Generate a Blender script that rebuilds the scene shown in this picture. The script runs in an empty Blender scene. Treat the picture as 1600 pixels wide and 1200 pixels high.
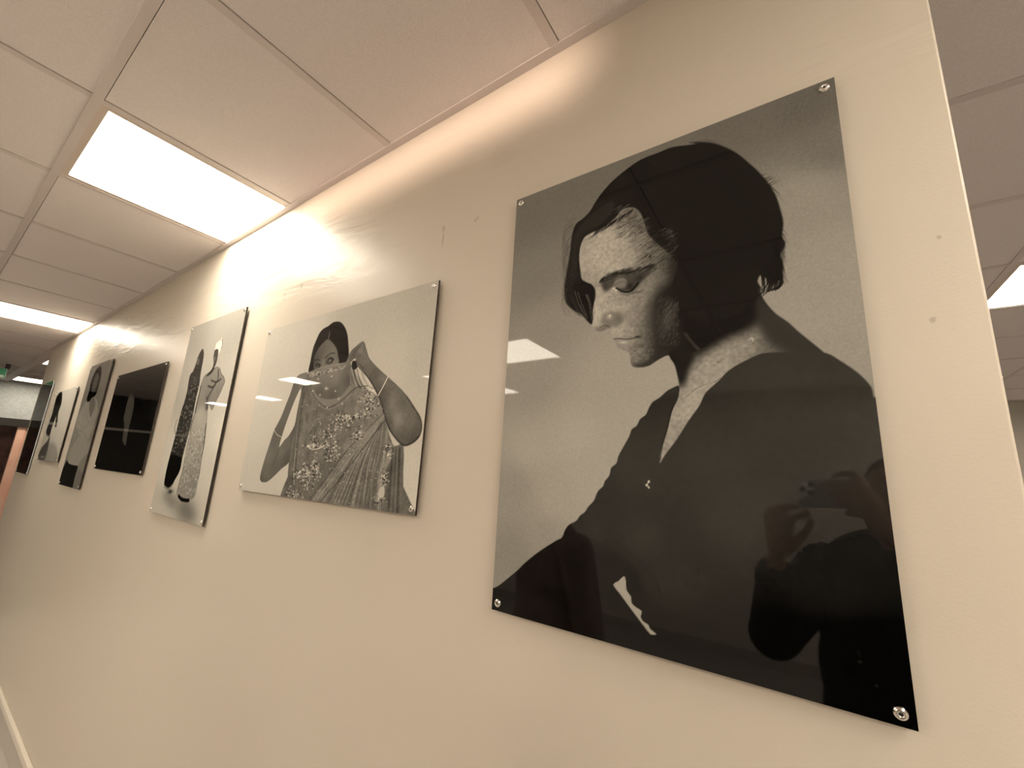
import bpy, bmesh, math, random
import numpy as np
from mathutils import Vector, Matrix, Quaternion

# ------------------------------------------------------------------ camera
# Units are metres. Ceiling underside is z = 0 in the solve; everything is shifted up by FH.
FH = 2.715
YAW, PITCH, ROLL, FPX = -0.615453343843236, 0.2144616632055935, 0.05873522904330212, 655.4513957715247
CAM = np.array([2.254059598373822, -0.7143745282024891, FH - 1.0146111477679511])
_F = np.array([math.sin(YAW)*math.cos(PITCH), math.cos(YAW)*math.cos(PITCH), math.sin(PITCH)])
_R0 = np.array([math.cos(YAW), -math.sin(YAW), 0.0]); _U0 = np.cross(_R0, _F)
_R = math.cos(ROLL)*_R0 + math.sin(ROLL)*_U0
_U = -math.sin(ROLL)*_R0 + math.cos(ROLL)*_U0
S = bpy.context.scene
C = S.collection
cd = bpy.data.cameras.new('camera'); cam = bpy.data.objects.new('camera', cd); C.objects.link(cam)
cd.sensor_fit = 'HORIZONTAL'; cd.sensor_width = 36.0; cd.lens = FPX/1600*36.0
cd.clip_start = 0.004; cd.clip_end = 100
cam.matrix_world = Matrix(((_R[0], _U[0], -_F[0], CAM[0]), (_R[1], _U[1], -_F[1], CAM[1]), (_R[2], _U[2], -_F[2], CAM[2]), (0, 0, 0, 1)))
S.camera = cam

# ------------------------------------------------------------------ world, exposure
w = bpy.data.worlds.new('world'); S.world = w; w.use_nodes = True
w.node_tree.nodes['Background'].inputs[0].default_value = (1.0, 0.80, 0.62, 1)
w.node_tree.nodes['Background'].inputs[1].default_value = 0.10
S.view_settings.view_transform = 'Standard'; S.view_settings.look = 'None'
S.view_settings.gamma = 1.0; S.view_settings.use_curve_mapping = False
S.view_settings.exposure = 0.0
PANEL_COL = (1.0, 0.895, 0.735); PANEL_STR = 15.5

# added unseen fill light, makes a soft pinkish band along the gallery wall top
al = bpy.data.lights.new('band_fill_light', 'AREA'); al.shape = 'RECTANGLE'; al.size = 1.25; al.size_y = 0.10; al.spread = math.radians(3.2)
al.energy = 0.62; al.color = (1.0, 0.74, 0.58)
alo = bpy.data.objects.new('band_fill_light', al); C.objects.link(alo); alo.location = (1.27, -4.50, FH-0.10); alo.rotation_euler = (math.radians(90.4), 0, 0)

# ------------------------------------------------------------------ helpers
def tag(o, label=None, cat=None, group=None, kind=None):
    if label: o['label'] = label
    if cat: o['category'] = cat
    if group: o['group'] = group
    if kind: o['kind'] = kind
    return o
def empty(name, loc, rot=(0, 0, 0)):
    o = bpy.data.objects.new(name, None); C.objects.link(o); o.location = loc; o.rotation_euler = rot
    o.empty_display_size = 0.05
    return o
def obj(name, bm, mat, parent=None, smooth=False):
    me = bpy.data.meshes.new(name)
    if isinstance(bm, bmesh.types.BMesh):
        bmesh.ops.recalc_face_normals(bm, faces=bm.faces)
        bm.to_mesh(me); bm.free()
    else:
        me = bm
    for m in (mat if isinstance(mat, (list, tuple)) else [mat]): me.materials.append(m)
    if smooth:
        me.polygons.foreach_set('use_smooth', [True]*len(me.polygons))
    o = bpy.data.objects.new(name, me); C.objects.link(o)
    if parent: o.parent = parent
    return o
def box(bm, x0, x1, y0, y1, z0, z1, bevel=0, mi=0):
    r = bmesh.ops.create_cube(bm, size=1)
    vs = r['verts']
    for v in vs:
        v.co = Vector(((x0+x1)/2 + v.co.x*(x1-x0), (y0+y1)/2 + v.co.y*(y1-y0), (z0+z1)/2 + v.co.z*(z1-z0)))
    fs = set(f for v in vs for f in v.link_faces)
    for f in fs: f.material_index = mi
    if bevel:
        es = list(set(e for v in vs for e in v.link_edges))
        bmesh.ops.bevel(bm, geom=es, offset=bevel, segments=2, affect='EDGES', profile=0.5)
    return bm
def B(*a, **k):
    return box(bmesh.new(), *a, **k)
def lathe(bm, prof, seg=24, mat=None):
    """prof = [(r, h)]; axis is +h along local z, transformed by mat"""
    rings = []
    for r, h in prof:
        if r < 1e-6: rings.append([bm.verts.new((0, 0, h))])
        else: rings.append([bm.verts.new((r*math.cos(2*math.pi*i/seg), r*math.sin(2*math.pi*i/seg), h)) for i in range(seg)])
    for a, b in zip(rings, rings[1:]):
        for i in range(seg):
            q = [a[i % len(a)], a[(i+1) % len(a)], b[(i+1) % len(b)], b[i % len(b)]]
            u = []
            for v in q:
                if v not in u: u.append(v)
            if len(u) > 2:
                try: bm.faces.new(u)
                except ValueError: pass
    if mat: bmesh.ops.transform(bm, matrix=mat, verts=[v for r in rings for v in r])
    return bm

# ------------------------------------------------------------------ materials
def mat(name, col=(0.8, 0.8, 0.8), rough=0.5, metal=0.0, spec=0.5, coat=0.0):
    m = bpy.data.materials.new(name); m.use_nodes = True
    b = m.node_tree.nodes['Principled BSDF']
    b.inputs['Base Color'].default_value = (*col, 1); b.inputs['Roughness'].default_value = rough
    b.inputs['Metallic'].default_value = metal; b.inputs['Specular IOR Level'].default_value = spec
    b.inputs['Coat Weight'].default_value = coat
    return m
def nd(m, t, **k):
    n = m.node_tree.nodes.new(t)
    for a, v in k.items(): setattr(n, a, v)
    return n
def lk(m, a, b): m.node_tree.links.new(a, b)
def noisy(m, c1, c2, scale, detail=4, bump=0.0, bscale=None, bdist=0.001, lo=0.35, hi=0.65):
    b = m.node_tree.nodes['Principled BSDF']
    tc = nd(m, 'ShaderNodeTexCoord')
    n = nd(m, 'ShaderNodeTexNoise'); n.inputs['Scale'].default_value = scale; n.inputs['Detail'].default_value = detail
    lk(m, tc.outputs['Object'], n.inputs['Vector'])
    r = nd(m, 'ShaderNodeValToRGB'); r.color_ramp.elements[0].position = lo; r.color_ramp.elements[1].position = hi
    r.color_ramp.elements[0].color = (*c1, 1); r.color_ramp.elements[1].color = (*c2, 1)
    lk(m, n.outputs['Fac'], r.inputs['Fac']); lk(m, r.outputs['Color'], b.inputs['Base Color'])
    if bump:
        n2 = nd(m, 'ShaderNodeTexNoise'); n2.inputs['Scale'].default_value = bscale or scale; n2.inputs['Detail'].default_value = 5
        lk(m, tc.outputs['Object'], n2.inputs['Vector'])
        bp = nd(m, 'ShaderNodeBump'); bp.inputs['Strength'].default_value = bump; bp.inputs['Distance'].default_value = bdist
        lk(m, n2.outputs['Fac'], bp.inputs['Height']); lk(m, bp.outputs['Normal'], b.inputs['Normal'])
    return m

WALLC = (0.72, 0.560, 0.405)
def wall_material():
    m = mat('eggshell_wall_paint', WALLC, 0.36, spec=0.32)
    b = m.node_tree.nodes['Principled BSDF']
    tc = nd(m, 'ShaderNodeTexCoord')
    n = nd(m, 'ShaderNodeTexNoise'); n.inputs['Scale'].default_value = 0.9; n.inputs['Detail'].default_value = 3
    lk(m, tc.outputs['Object'], n.inputs['Vector'])
    r = nd(m, 'ShaderNodeValToRGB'); r.color_ramp.elements[0].position = 0.3; r.color_ramp.elements[1].position = 0.7
    r.color_ramp.elements[0].color = (0.735, 0.655, 0.560, 1); r.color_ramp.elements[1].color = (0.74, 0.685, 0.590, 1)
    lk(m, n.outputs['Fac'], r.inputs['Fac'])
    col = r.outputs['Color']
    # filler marks and small chips (real spots on the paint): centre x, z, half sizes
    marks = [(0.781, FH-0.382, .010, .012), (0.666, FH-0.391, .007, .009), (0.668, FH-0.412, .006, .005), (1.492, FH-0.372, .007, .010),
             (1.494, FH-0.405, .004, .028), (1.605, FH-0.385, .005, .006), (1.612, FH-0.379, .003, .008), (2.400, FH-0.79, .004, .005), (2.418, FH-0.678, .003, .004)]
    for (mx, mz, sx, sz) in marks:
        mp = nd(m, 'ShaderNodeMapping'); mp.inputs['Location'].default_value = (-mx/sx, 0, -mz/sz); mp.inputs['Scale'].default_value = (1/sx, 0, 1/sz)
        lk(m, tc.outputs['Object'], mp.inputs['Vector'])
        nn = nd(m, 'ShaderNodeTexNoise'); nn.inputs['Scale'].default_value = 160; lk(m, tc.outputs['Object'], nn.inputs['Vector'])
        ln = nd(m, 'ShaderNodeVectorMath', operation='LENGTH'); lk(m, mp.outputs['Vector'], ln.inputs[0])
        ad = nd(m, 'ShaderNodeMath', operation='ADD'); lk(m, ln.outputs['Value'], ad.inputs[0]); lk(m, nn.outputs['Fac'], ad.inputs[1])
        mr = nd(m, 'ShaderNodeMapRange'); mr.inputs['From Min'].default_value = 1.5; mr.inputs['From Max'].default_value = 1.05
        mr.inputs['To Min'].default_value = 0; mr.inputs['To Max'].default_value = 0.45
        lk(m, ad.outputs[0], mr.inputs['Value'])
        mx_ = nd(m, 'ShaderNodeMix', data_type='RGBA'); lk(m, mr.outputs['Result'], mx_.inputs['Factor'])
        lk(m, col, mx_.inputs['A']); mx_.inputs['B'].default_value = (0.36, 0.31, 0.22, 1)
        col = mx_.outputs['Result']
    lk(m, col, b.inputs['Base Color'])
    # orange peel + long plaster unevenness, rougher in a band high on the wall
    n1 = nd(m, 'ShaderNodeTexNoise'); n1.inputs['Scale'].default_value = 260; n1.inputs['Detail'].default_value = 2
    lk(m, tc.outputs['Object'], n1.inputs['Vector'])
    mp2 = nd(m, 'ShaderNodeMapping'); mp2.inputs['Rotation'].default_value = (0, math.radians(18), 0); mp2.inputs['Scale'].default_value = (3.2, 1, 15)
    lk(m, tc.outputs['Object'], mp2.inputs['Vector'])
    n2 = nd(m, 'ShaderNodeTexNoise'); n2.inputs['Scale'].default_value = 1.0; n2.inputs['Detail'].default_value = 6; n2.inputs['Distortion'].default_value = 0.8
    lk(m, mp2.outputs['Vector'], n2.inputs['Vector'])
    n3 = nd(m, 'ShaderNodeTexNoise'); n3.inputs['Scale'].default_value = 3.0; n3.inputs['Detail'].default_value = 2
    lk(m, tc.outputs['Object'], n3.inputs['Vector'])
    sx = nd(m, 'ShaderNodeSeparateXYZ'); lk(m, tc.outputs['Object'], sx.inputs[0])
    band = nd(m, 'ShaderNodeMapRange', interpolation_type='SMOOTHSTEP')
    band.inputs['From Min'].default_value = FH-0.50; band.inputs['From Max'].default_value = FH-0.36
    lk(m, sx.outputs['Z'], band.inputs['Value'])
    mu = nd(m, 'ShaderNodeMath', operation='MULTIPLY'); lk(m, n2.outputs['Fac'], mu.inputs[0]); lk(m, band.outputs['Result'], mu.inputs[1])
    b1 = nd(m, 'ShaderNodeBump'); b1.inputs['Strength'].default_value = 0.25; b1.inputs['Distance'].default_value = 0.0006
    lk(m, n1.outputs['Fac'], b1.inputs['Height'])
    b2 = nd(m, 'ShaderNodeBump'); b2.inputs['Strength'].default_value = 0.5; b2.inputs['Distance'].default_value = 0.008
    lk(m, mu.outputs[0], b2.inputs['Height']); lk(m, b1.outputs['Normal'], b2.inputs['Normal'])
    b3 = nd(m, 'ShaderNodeBump'); b3.inputs['Strength'].default_value = 0.25; b3.inputs['Distance'].default_value = 0.012
    lk(m, n3.outputs['Fac'], b3.inputs['Height']); lk(m, b2.outputs['Normal'], b3.inputs['Normal'])
    lk(m, b3.outputs['Normal'], b.inputs['Normal'])
    return m
M = {}
M['wall'] = wall_material()
M['plain_wall'] = noisy(mat('plain_wall_paint', rough=0.55), (0.80, 0.76, 0.69), (0.84, 0.80, 0.73), 1.2)
M['cream_wall'] = noisy(mat('cream_wall_paint', rough=0.6), (0.38, 0.395, 0.38), (0.46, 0.475, 0.455), 30, bump=0.3, bscale=60, bdist=0.004)
M['tile'] = noisy(mat('ceiling_tile_board', rough=0.95, spec=0.1), (0.74, 0.69, 0.685), (0.82, 0.77, 0.765), 420, detail=2, bump=0.5, bscale=420, bdist=0.0012)
M['tee'] = mat('painted_steel_tee', (0.66, 0.60, 0.585), 0.45)
M['plenum'] = mat('dark_plenum', (0.02, 0.016, 0.013), 0.9)
M['dimming_floor'] = noisy(mat('dimming_carpet', rough=0.95, spec=0.1), (0.05, 0.042, 0.036), (0.10, 0.085, 0.075), 240)
M['unlit_opening'] = noisy(mat('unlit_opening_dark', rough=0.6), (0.018, 0.015, 0.013), (0.026, 0.022, 0.018), 2)
M['floor'] = noisy(mat('carpet', rough=0.95, spec=0.1), (0.46, 0.42, 0.39), (0.66, 0.61, 0.57), 240, bump=0.6, bscale=300, bdist=0.004)
M['skirting'] = mat('skirting_gloss_paint', (0.60, 0.56, 0.50), 0.35)
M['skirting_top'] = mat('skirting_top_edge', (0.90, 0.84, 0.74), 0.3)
M['black_trim'] = mat('black_trim', (0.022, 0.018, 0.015), 0.4)
M['chrome'] = mat('polished_steel', (0.82, 0.80, 0.76), 0.14, metal=1.0)
M['socket'] = mat('socket_recess', (0.05, 0.05, 0.045), 0.5, metal=0.7)
M['panel_edge'] = mat('acrylic_dark_edge', (0.045, 0.030, 0.022), 0.25)
M['panel_edge_light'] = mat('acrylic_light_edge', (0.50, 0.52, 0.53), 0.2)
M['light_frame'] = mat('light_frame', (0.62, 0.54, 0.48), 0.4)
M['salmon'] = noisy(mat('salmon_door_paint', rough=0.45), (0.90, 0.50, 0.36), (0.95, 0.60, 0.45), 5)
M['dark_red'] = noisy(mat('dark_red_room', rough=0.7), (0.09, 0.045, 0.035), (0.20, 0.10, 0.075), 6)
M['green'] = mat('exit_sign_green', (0.06, 0.36, 0.19), 0.4)
M['sign_white'] = mat('exit_sign_white', (0.75, 0.80, 0.72), 0.4)
em = bpy.data.materials.new('led_diffuser'); em.use_nodes = True
_b = em.node_tree.nodes['Principled BSDF']; _b.inputs['Base Color'].default_value = (0.8, 0.8, 0.8, 1)
_b.inputs['Emission Color'].default_value = (*PANEL_COL, 1); _b.inputs['Emission Strength'].default_value = PANEL_STR
M['led'] = em

# ------------------------------------------------------------------ room shell
T = 0.61
XL, XR, YB, YF = -8.25, 6.1, -4.64, 6.1         # far end wall, right, opposite wall, wall of the adjoining room
WX0, WX1, WT = -4.27, 2.4504, 0.13
def struct(name, bm, m, parent=None): return tag(obj(name, bm, m, parent), kind='structure')
# gallery wall
bm = bmesh.new(); box(bm, WX0, WX1, 0, WT, 0, FH+0.15, bevel=0.003)
wall_gallery = struct('wall_gallery', bm, M['wall'])
struct('floor', B(-4.6, XR+0.1, YB-0.1, YF+0.1, -0.1, 0), M['floor'])
struct('floor_far', B(XL-3.5, -4.6, YB-0.1, YF+0.1, -0.1, 0), M['dimming_floor'])  # far floor split off and made dark to dim the ceiling above
struct('wall_opposite', B(XL-0.1, XR+0.1, YB-0.1, YB, 0, FH+0.15), M['plain_wall'])
struct('wall_adjoining', B(XL-0.1, XR+0.1, YF, YF+0.1, 0, FH+0.15), M['plain_wall'])
struct('wall_right', B(XR, XR+0.1, YB, YF, 0, FH+0.15), M['plain_wall'])
# far end wall with a doorway
DY0, DY1, DZ = -0.60, 0.37, FH-0.70
bm = bmesh.new()
box(bm, XL-0.12, XL, DY1+0.6, YF, 0, FH+0.15); box(bm, XL-0.12, XL, DY0, DY1+0.6, FH-0.578, FH+0.15)
struct('wall_end', bm, M['cream_wall'])
struct('end_opening_dark', B(XL-0.12, XL, YB, DY0, 0, FH+0.15), M['unlit_opening'])  # dark sheet standing in for an unlit corridor opening
struct('trim_4', B(XL, XL+0.02, YB, DY0-0.06, FH-0.62, FH-0.578), M['skirting'])
bm = bmesh.new()
box(bm, XL-0.14, XL+0.02, DY0-0.06, DY1+0.66, DZ, FH-0.578); box(bm, XL-0.14, XL+0.02, DY0-0.06, DY0, 0, DZ); box(bm, XL-0.14, XL+0.02, DY1+0.60, DY1+0.66, 0, DZ)
struct('door_frame_1', bm, M['black_trim'])
# salmon side leaf fixed beside the opening and the dim reddish room beyond
bm = bmesh.new(); box(bm, XL-0.10, XL-0.04, DY1-0.04, DY1+0.60, 0, DZ, bevel=0.004); box(bm, XL-0.045, XL-0.02, DY1-0.04, DY1+0.05, 0, DZ, bevel=0.003)
struct('door_1', bm, M['salmon'])
bm = bmesh.new(); box(bm, XL-3.3, XL-3.2, YB, 3, 0, FH); box(bm, XL-3.2, XL-0.12, -1.6, -1.5, 0, FH); box(bm, XL-3.2, XL-0.12, 1.2, 1.3, 0, FH); box(bm, XL-3.2, XL-0.12, -1.6, 1.3, FH-0.1, FH)
struct('wall_room_beyond', bm, M['dark_red'])
obj_shelf = empty('side_table', (XL-1.6, 0.15, 0))
tag(obj_shelf, 'dark low side table in the dim reddish room beyond the far doorway', 'table')
obj('tabletop', B(-0.35, 0.35, -0.25, 0.25, 0.70, 0.74, bevel=0.004), M['black_trim'], obj_shelf)
for sx in (-1, 1):
    for sy in (-1, 1):
        obj('leg', B(sx*0.31-0.02, sx*0.31+0.02, sy*0.21-0.02, sy*0.21+0.02, 0, 0.70), M['black_trim'], obj_shelf)

# skirting with a light top edge
def skirting(name, x0, x1, y0, y1):
    o = struct(name, B(x0, x1, y0, y1, 0, 0.112), M['skirting'])
    return o
skirting('baseboard_gallery', WX0, WX1, -0.014, 0.0)
struct('trim_2', B(WX0, WX1, -0.019, 0.0, 0.112, 0.148, bevel=0.005), M['skirting_top'])
skirting('baseboard_opposite', XL, XR, YB, YB+0.014)

# ------------------------------------------------------------------ ceiling, tees, lights
lights = []            # (x0, y0) corner cells of the lay-in panels
for x in (-7.93, -5.49):
    lights.append((x, 0.055))
for x in (-3.05, 0.0):
    lights.append((x, -0.594))
for x in (0.0, 3.05):
    lights.append((x, -2.415))
lights += [(3.05, -0.594), (3.05, -3.629), (-1.22, -3.022), (-1.22, -3.629), (3.05, -1.201), (3.66, -2.415), (3.05, -4.236)]  # unseen panels added as fill to brighten the near and middle wall
lights += [(3.05, 1.855), (0.61, 1.855), (3.05, 4.255), (-1.83, 1.855)]
ks = range(-13, 10)
yl_front = [0.0, -0.594] + [-0.594 - 0.607*i for i in range(1, 7)]      # over the gallery room
yl_back = [0.055 + 0.6*i for i in range(0, 10)]                          # beyond / beside the wall
def is_light(x, y):
    return any(abs(x-lx) < 0.1 and abs(y-ly) < 0.12 for lx, ly in lights)
tl = bmesh.new(); g = 0.0135
def cell(x0, x1, y0, y1):
    if is_light(x0, y0): return
    box(tl, x0+0.0140, x1-0.0118, y0+0.0140, y1-0.0118, FH+0.003, FH+0.016)
for k in ks:
    x0, x1 = k*T, (k+1)*T
    for a, b_ in zip(yl_front, yl_front[1:]): cell(x0, x1, b_, a)
    for a, b_ in zip(yl_back, yl_back[1:]):
        if a < 0.2 and x0 > WX0-0.4 and x1 < WX1+0.2:
            cell(x0, x1, WT+0.002, b_)
        else: cell(x0, x1, a, b_)
struct('ceiling', tl, M['tile'])
struct('ceiling_void', B(XL-0.1, XR+0.1, YB-0.1, YF+0.1, FH+0.12, FH+0.15), M['plenum'])
tb = bmesh.new(); h = 0.012
def tee(x0, x1, y0, y1): box(tb, x0, x1, y0, y1, FH, FH+0.03)
for k in ks:
    x = k*T
    tee(x-h, x+h, yl_front[-1], -0.022)
    tee(x-h, x+h, (WT if WX0 < x < WX1 else -0.022), yl_back[-1])
for y in yl_front[1:]: box(tb, XL, XR, y-h, y+h, FH-0.0006, FH+0.029)
for y in yl_back[1:]: box(tb, XL, XR, y-h, y+h, FH-0.0006, FH+0.029)
box(tb, XL, WX0, -0.022, 0.067, FH-0.0006, FH+0.029); box(tb, WX1, XR, -0.022, 0.067, FH-0.0006, FH+0.029)
struct('trim_1', tb, M['tee'])
# wall angle
struct('trim_3', B(WX0, WX1, -0.022, 0.0, FH-0.002, FH+0.02), M['tee'])

def make_light():
    r = empty('ceiling_light', (0, 0, 0))
    bm = bmesh.new(); o, i = 0.0125, 0.032
    W = T
    box(bm, o, W-o, o, i, 0.0, 0.03); box(bm, o, W-o, W-i, W-o, 0.0, 0.03); box(bm, o, i, i, W-i, 0.0, 0.03); box(bm, W-i, W-o, i, W-i, 0.0, 0.03)
    obj('frame', bm, M['light_frame'], r)
    obj('diffuser', B(i, W-i, i, W-i, 0.006, 0.012), M['led'], r)
    return r
LL = {(-7.93, 0.055): 'square LED ceiling panel farthest away, against the cream end wall above the doorway',
      (-5.49, 0.055): 'small-looking square LED ceiling panel just past the far end of the gallery wall',
      (-3.05, -0.594): 'second square LED ceiling panel along the gallery wall, above the small dark prints',
      (0.0, -0.594): 'largest bright square LED ceiling panel, touching the gallery wall above the portrait row',
      (3.05, 1.855): 'square LED ceiling panel seen past the right-hand edge of the gallery wall'}
proto = make_light()
for n, (x, y) in enumerate(lights):
    if n == 0: o = proto
    else:
        o = proto.copy(); C.objects.link(o)
        for ch in proto.children:
            c = ch.copy(); C.objects.link(c); c.parent = o
    o.location = (x, y, FH+0.002)
    if (x, y) in LL: tag(o, LL[(x, y)], 'ceiling light', 'square LED panels in the ceiling grid')
    else:
        row = {-2.415: 'second row out from the gallery wall', -4.236: 'added fill row nearest the opposite wall', -3.629: 'added fill row, third from the gallery wall', -3.022: 'added fill row halfway to the opposite wall', -1.201: 'added fill row behind the photographer', 1.855: 'room behind the gallery wall', 4.255: 'far part of the adjoining room', -0.594: 'added fill in the portrait row'}[y]
        tag(o, 'square LED ceiling panel out of direct view, %s' % row, 'ceiling light', 'LED panels of the %s' % row)

def small_light(x, y, label):
    r = empty('ceiling_downlight', (x, y, FH-0.001)); tag(r, label, 'ceiling light', 'small square downlights')
    bm = bmesh.new(); a, b_ = 0.20, 0.182
    box(bm, -a, a, -a, -b_, -0.006, 0.002); box(bm, -a, a, b_, a, -0.006, 0.002); box(bm, -a, -b_, -b_, b_, -0.006, 0.002); box(bm, b_, a, -b_, b_, -0.006, 0.002)
    obj('frame', bm, M['light_frame'], r); obj('diffuser', B(-b_, b_, -b_, b_, -0.003, 0.002), M['led'], r)
small_light(-2.95, -2.02, 'small square downlight reflected in the hand of the veiled woman print')
small_light(-5.02, -2.60, 'small square downlight reflected in the left margin of the veiled woman print')
small_light(-6.90, -2.62, 'small square downlight reflected beside the man in the standing couple print')
ws = empty('band_fill_casing', (1.27, -4.50, FH-0.10)); tag(ws, 'made-up slim casing of the added fill light high on the opposite wall', 'lamp')  # casing made up to house the added fill light
obj('housing', B(-0.66, 0.66, -0.12, -0.004, -0.075, 0.075, bevel=0.006), M['light_frame'], ws)
obj('mounting_plate', B(-0.3, 0.3, -0.14, -0.12, -0.05, 0.05), M['light_frame'], ws)
r_ = proto.copy(); C.objects.link(r_)  # unseen panel added to brighten the doorway and the room beyond
for ch in proto.children:
    c = ch.copy(); C.objects.link(c); c.parent = r_
r_.location = (XL-1.6, -0.30, FH-0.115); tag(r_, 'unseen fill LED panel added in the reddish room beyond the far doorway', 'ceiling light')
if 'group' in r_: del r_['group']
# ------------------------------------------------------------------ exit sign by the far ceiling
ex = empty('exit_sign', (-6.0, -0.30, FH-0.065)); tag(ex, 'green exit sign hanging from the ceiling at the far left edge', 'exit sign')
obj('housing', B(-0.02, 0.02, -0.17, 0.17, -0.125, 0.0, bevel=0.003), M['sign_white'], ex)
obj('face', B(0.02, 0.024, -0.165, 0.165, -0.12, -0.004), M['green'], ex)
bm = bmesh.new()
box(bm, 0.024, 0.026, 0.12, 0.155, -0.115, -0.085)
obj('pictogram', bm, M['sign_white'], ex)
for s in (-0.13, 0.165): obj('hanging_bracket', B(-0.012, 0.012, s-0.02, s+0.02, 0.0, 0.065), M['black_trim'], ex)

# ================================================================== the printed portraits
def ray(px, py): return _F + _R*((px-800)/FPX) + _U*((600-py)/FPX)
YPR = -0.0135          # front face of the acrylic prints
def on_wall(px, py):
    v = ray(px, py); t = (YPR - CAM[1])/v[1]; p = CAM + t*v
    return p[0], p[2]-FH
PR = [[1.7419, 2.3332, -1.264, -0.385], [0.6223, 1.5086, -1.117, -0.533], [-0.1935, 0.3881, -1.2658, -0.3923], [-1.3107, -0.4297, -1.1179, -0.54],
      [-2.1317, -1.5433, -1.2585, -0.3965], [-3.2073, -2.3844, -1.1143, -0.529], [-4.0962, -3.4957, -1.254, -0.3902]]
def lin(v): 
    v = np.clip(np.asarray(v, float)/255.0, 0, 1)
    return np.where(v <= 0.04045, v/12.92, ((v+0.055)/1.055)**2.4)
def boxblur(a, r, axis):
    if r < 1: return a
    a = np.moveaxis(a, axis, 0)
    p = np.concatenate([np.repeat(a[:1], r+1, 0), a, np.repeat(a[-1:], r, 0)], 0)
    c = np.cumsum(p, 0); o = (c[2*r+1:] - c[:-(2*r+1)])/(2*r+1)
    return np.moveaxis(o, 0, axis)
def blur(a, s):
    if s < 0.35: return a
    if s < 1.0:
        k = np.exp(-0.5*(np.arange(-2, 3)/s)**2); k /= k.sum()
        for ax in (0, 1):
            p = np.moveaxis(a, ax, 0); q = np.concatenate([p[:1], p[:1], p, p[-1:], p[-1:]], 0)
            a = np.moveaxis(sum(k[i]*q[i:i+p.shape[0]] for i in range(5)), 0, ax)
        return a
    r = max(1, int(round(s)))
    for _ in range(3):
        a = boxblur(boxblur(a, r, 0), r, 1)
    return a
def catmull(p, n=4, closed=True):
    p = np.asarray(p, float); m = len(p); out = []
    rng_ = range(m) if closed else range(m-1)
    for i in rng_:
        if closed: p0, p1, p2, p3 = p[i-1], p[i], p[(i+1) % m], p[(i+2) % m]
        else: p0, p1, p2, p3 = p[max(i-1, 0)], p[i], p[i+1], p[min(i+2, m-1)]
        for j in range(n):
            t = j/n
            out.append(0.5*((2*p1)+(-p0+p2)*t+(2*p0-5*p1+4*p2-p3)*t*t+(-p0+3*p1-3*p2+p3)*t**3))
    if not closed: out.append(p[-1])
    return np.array(out)

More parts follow.
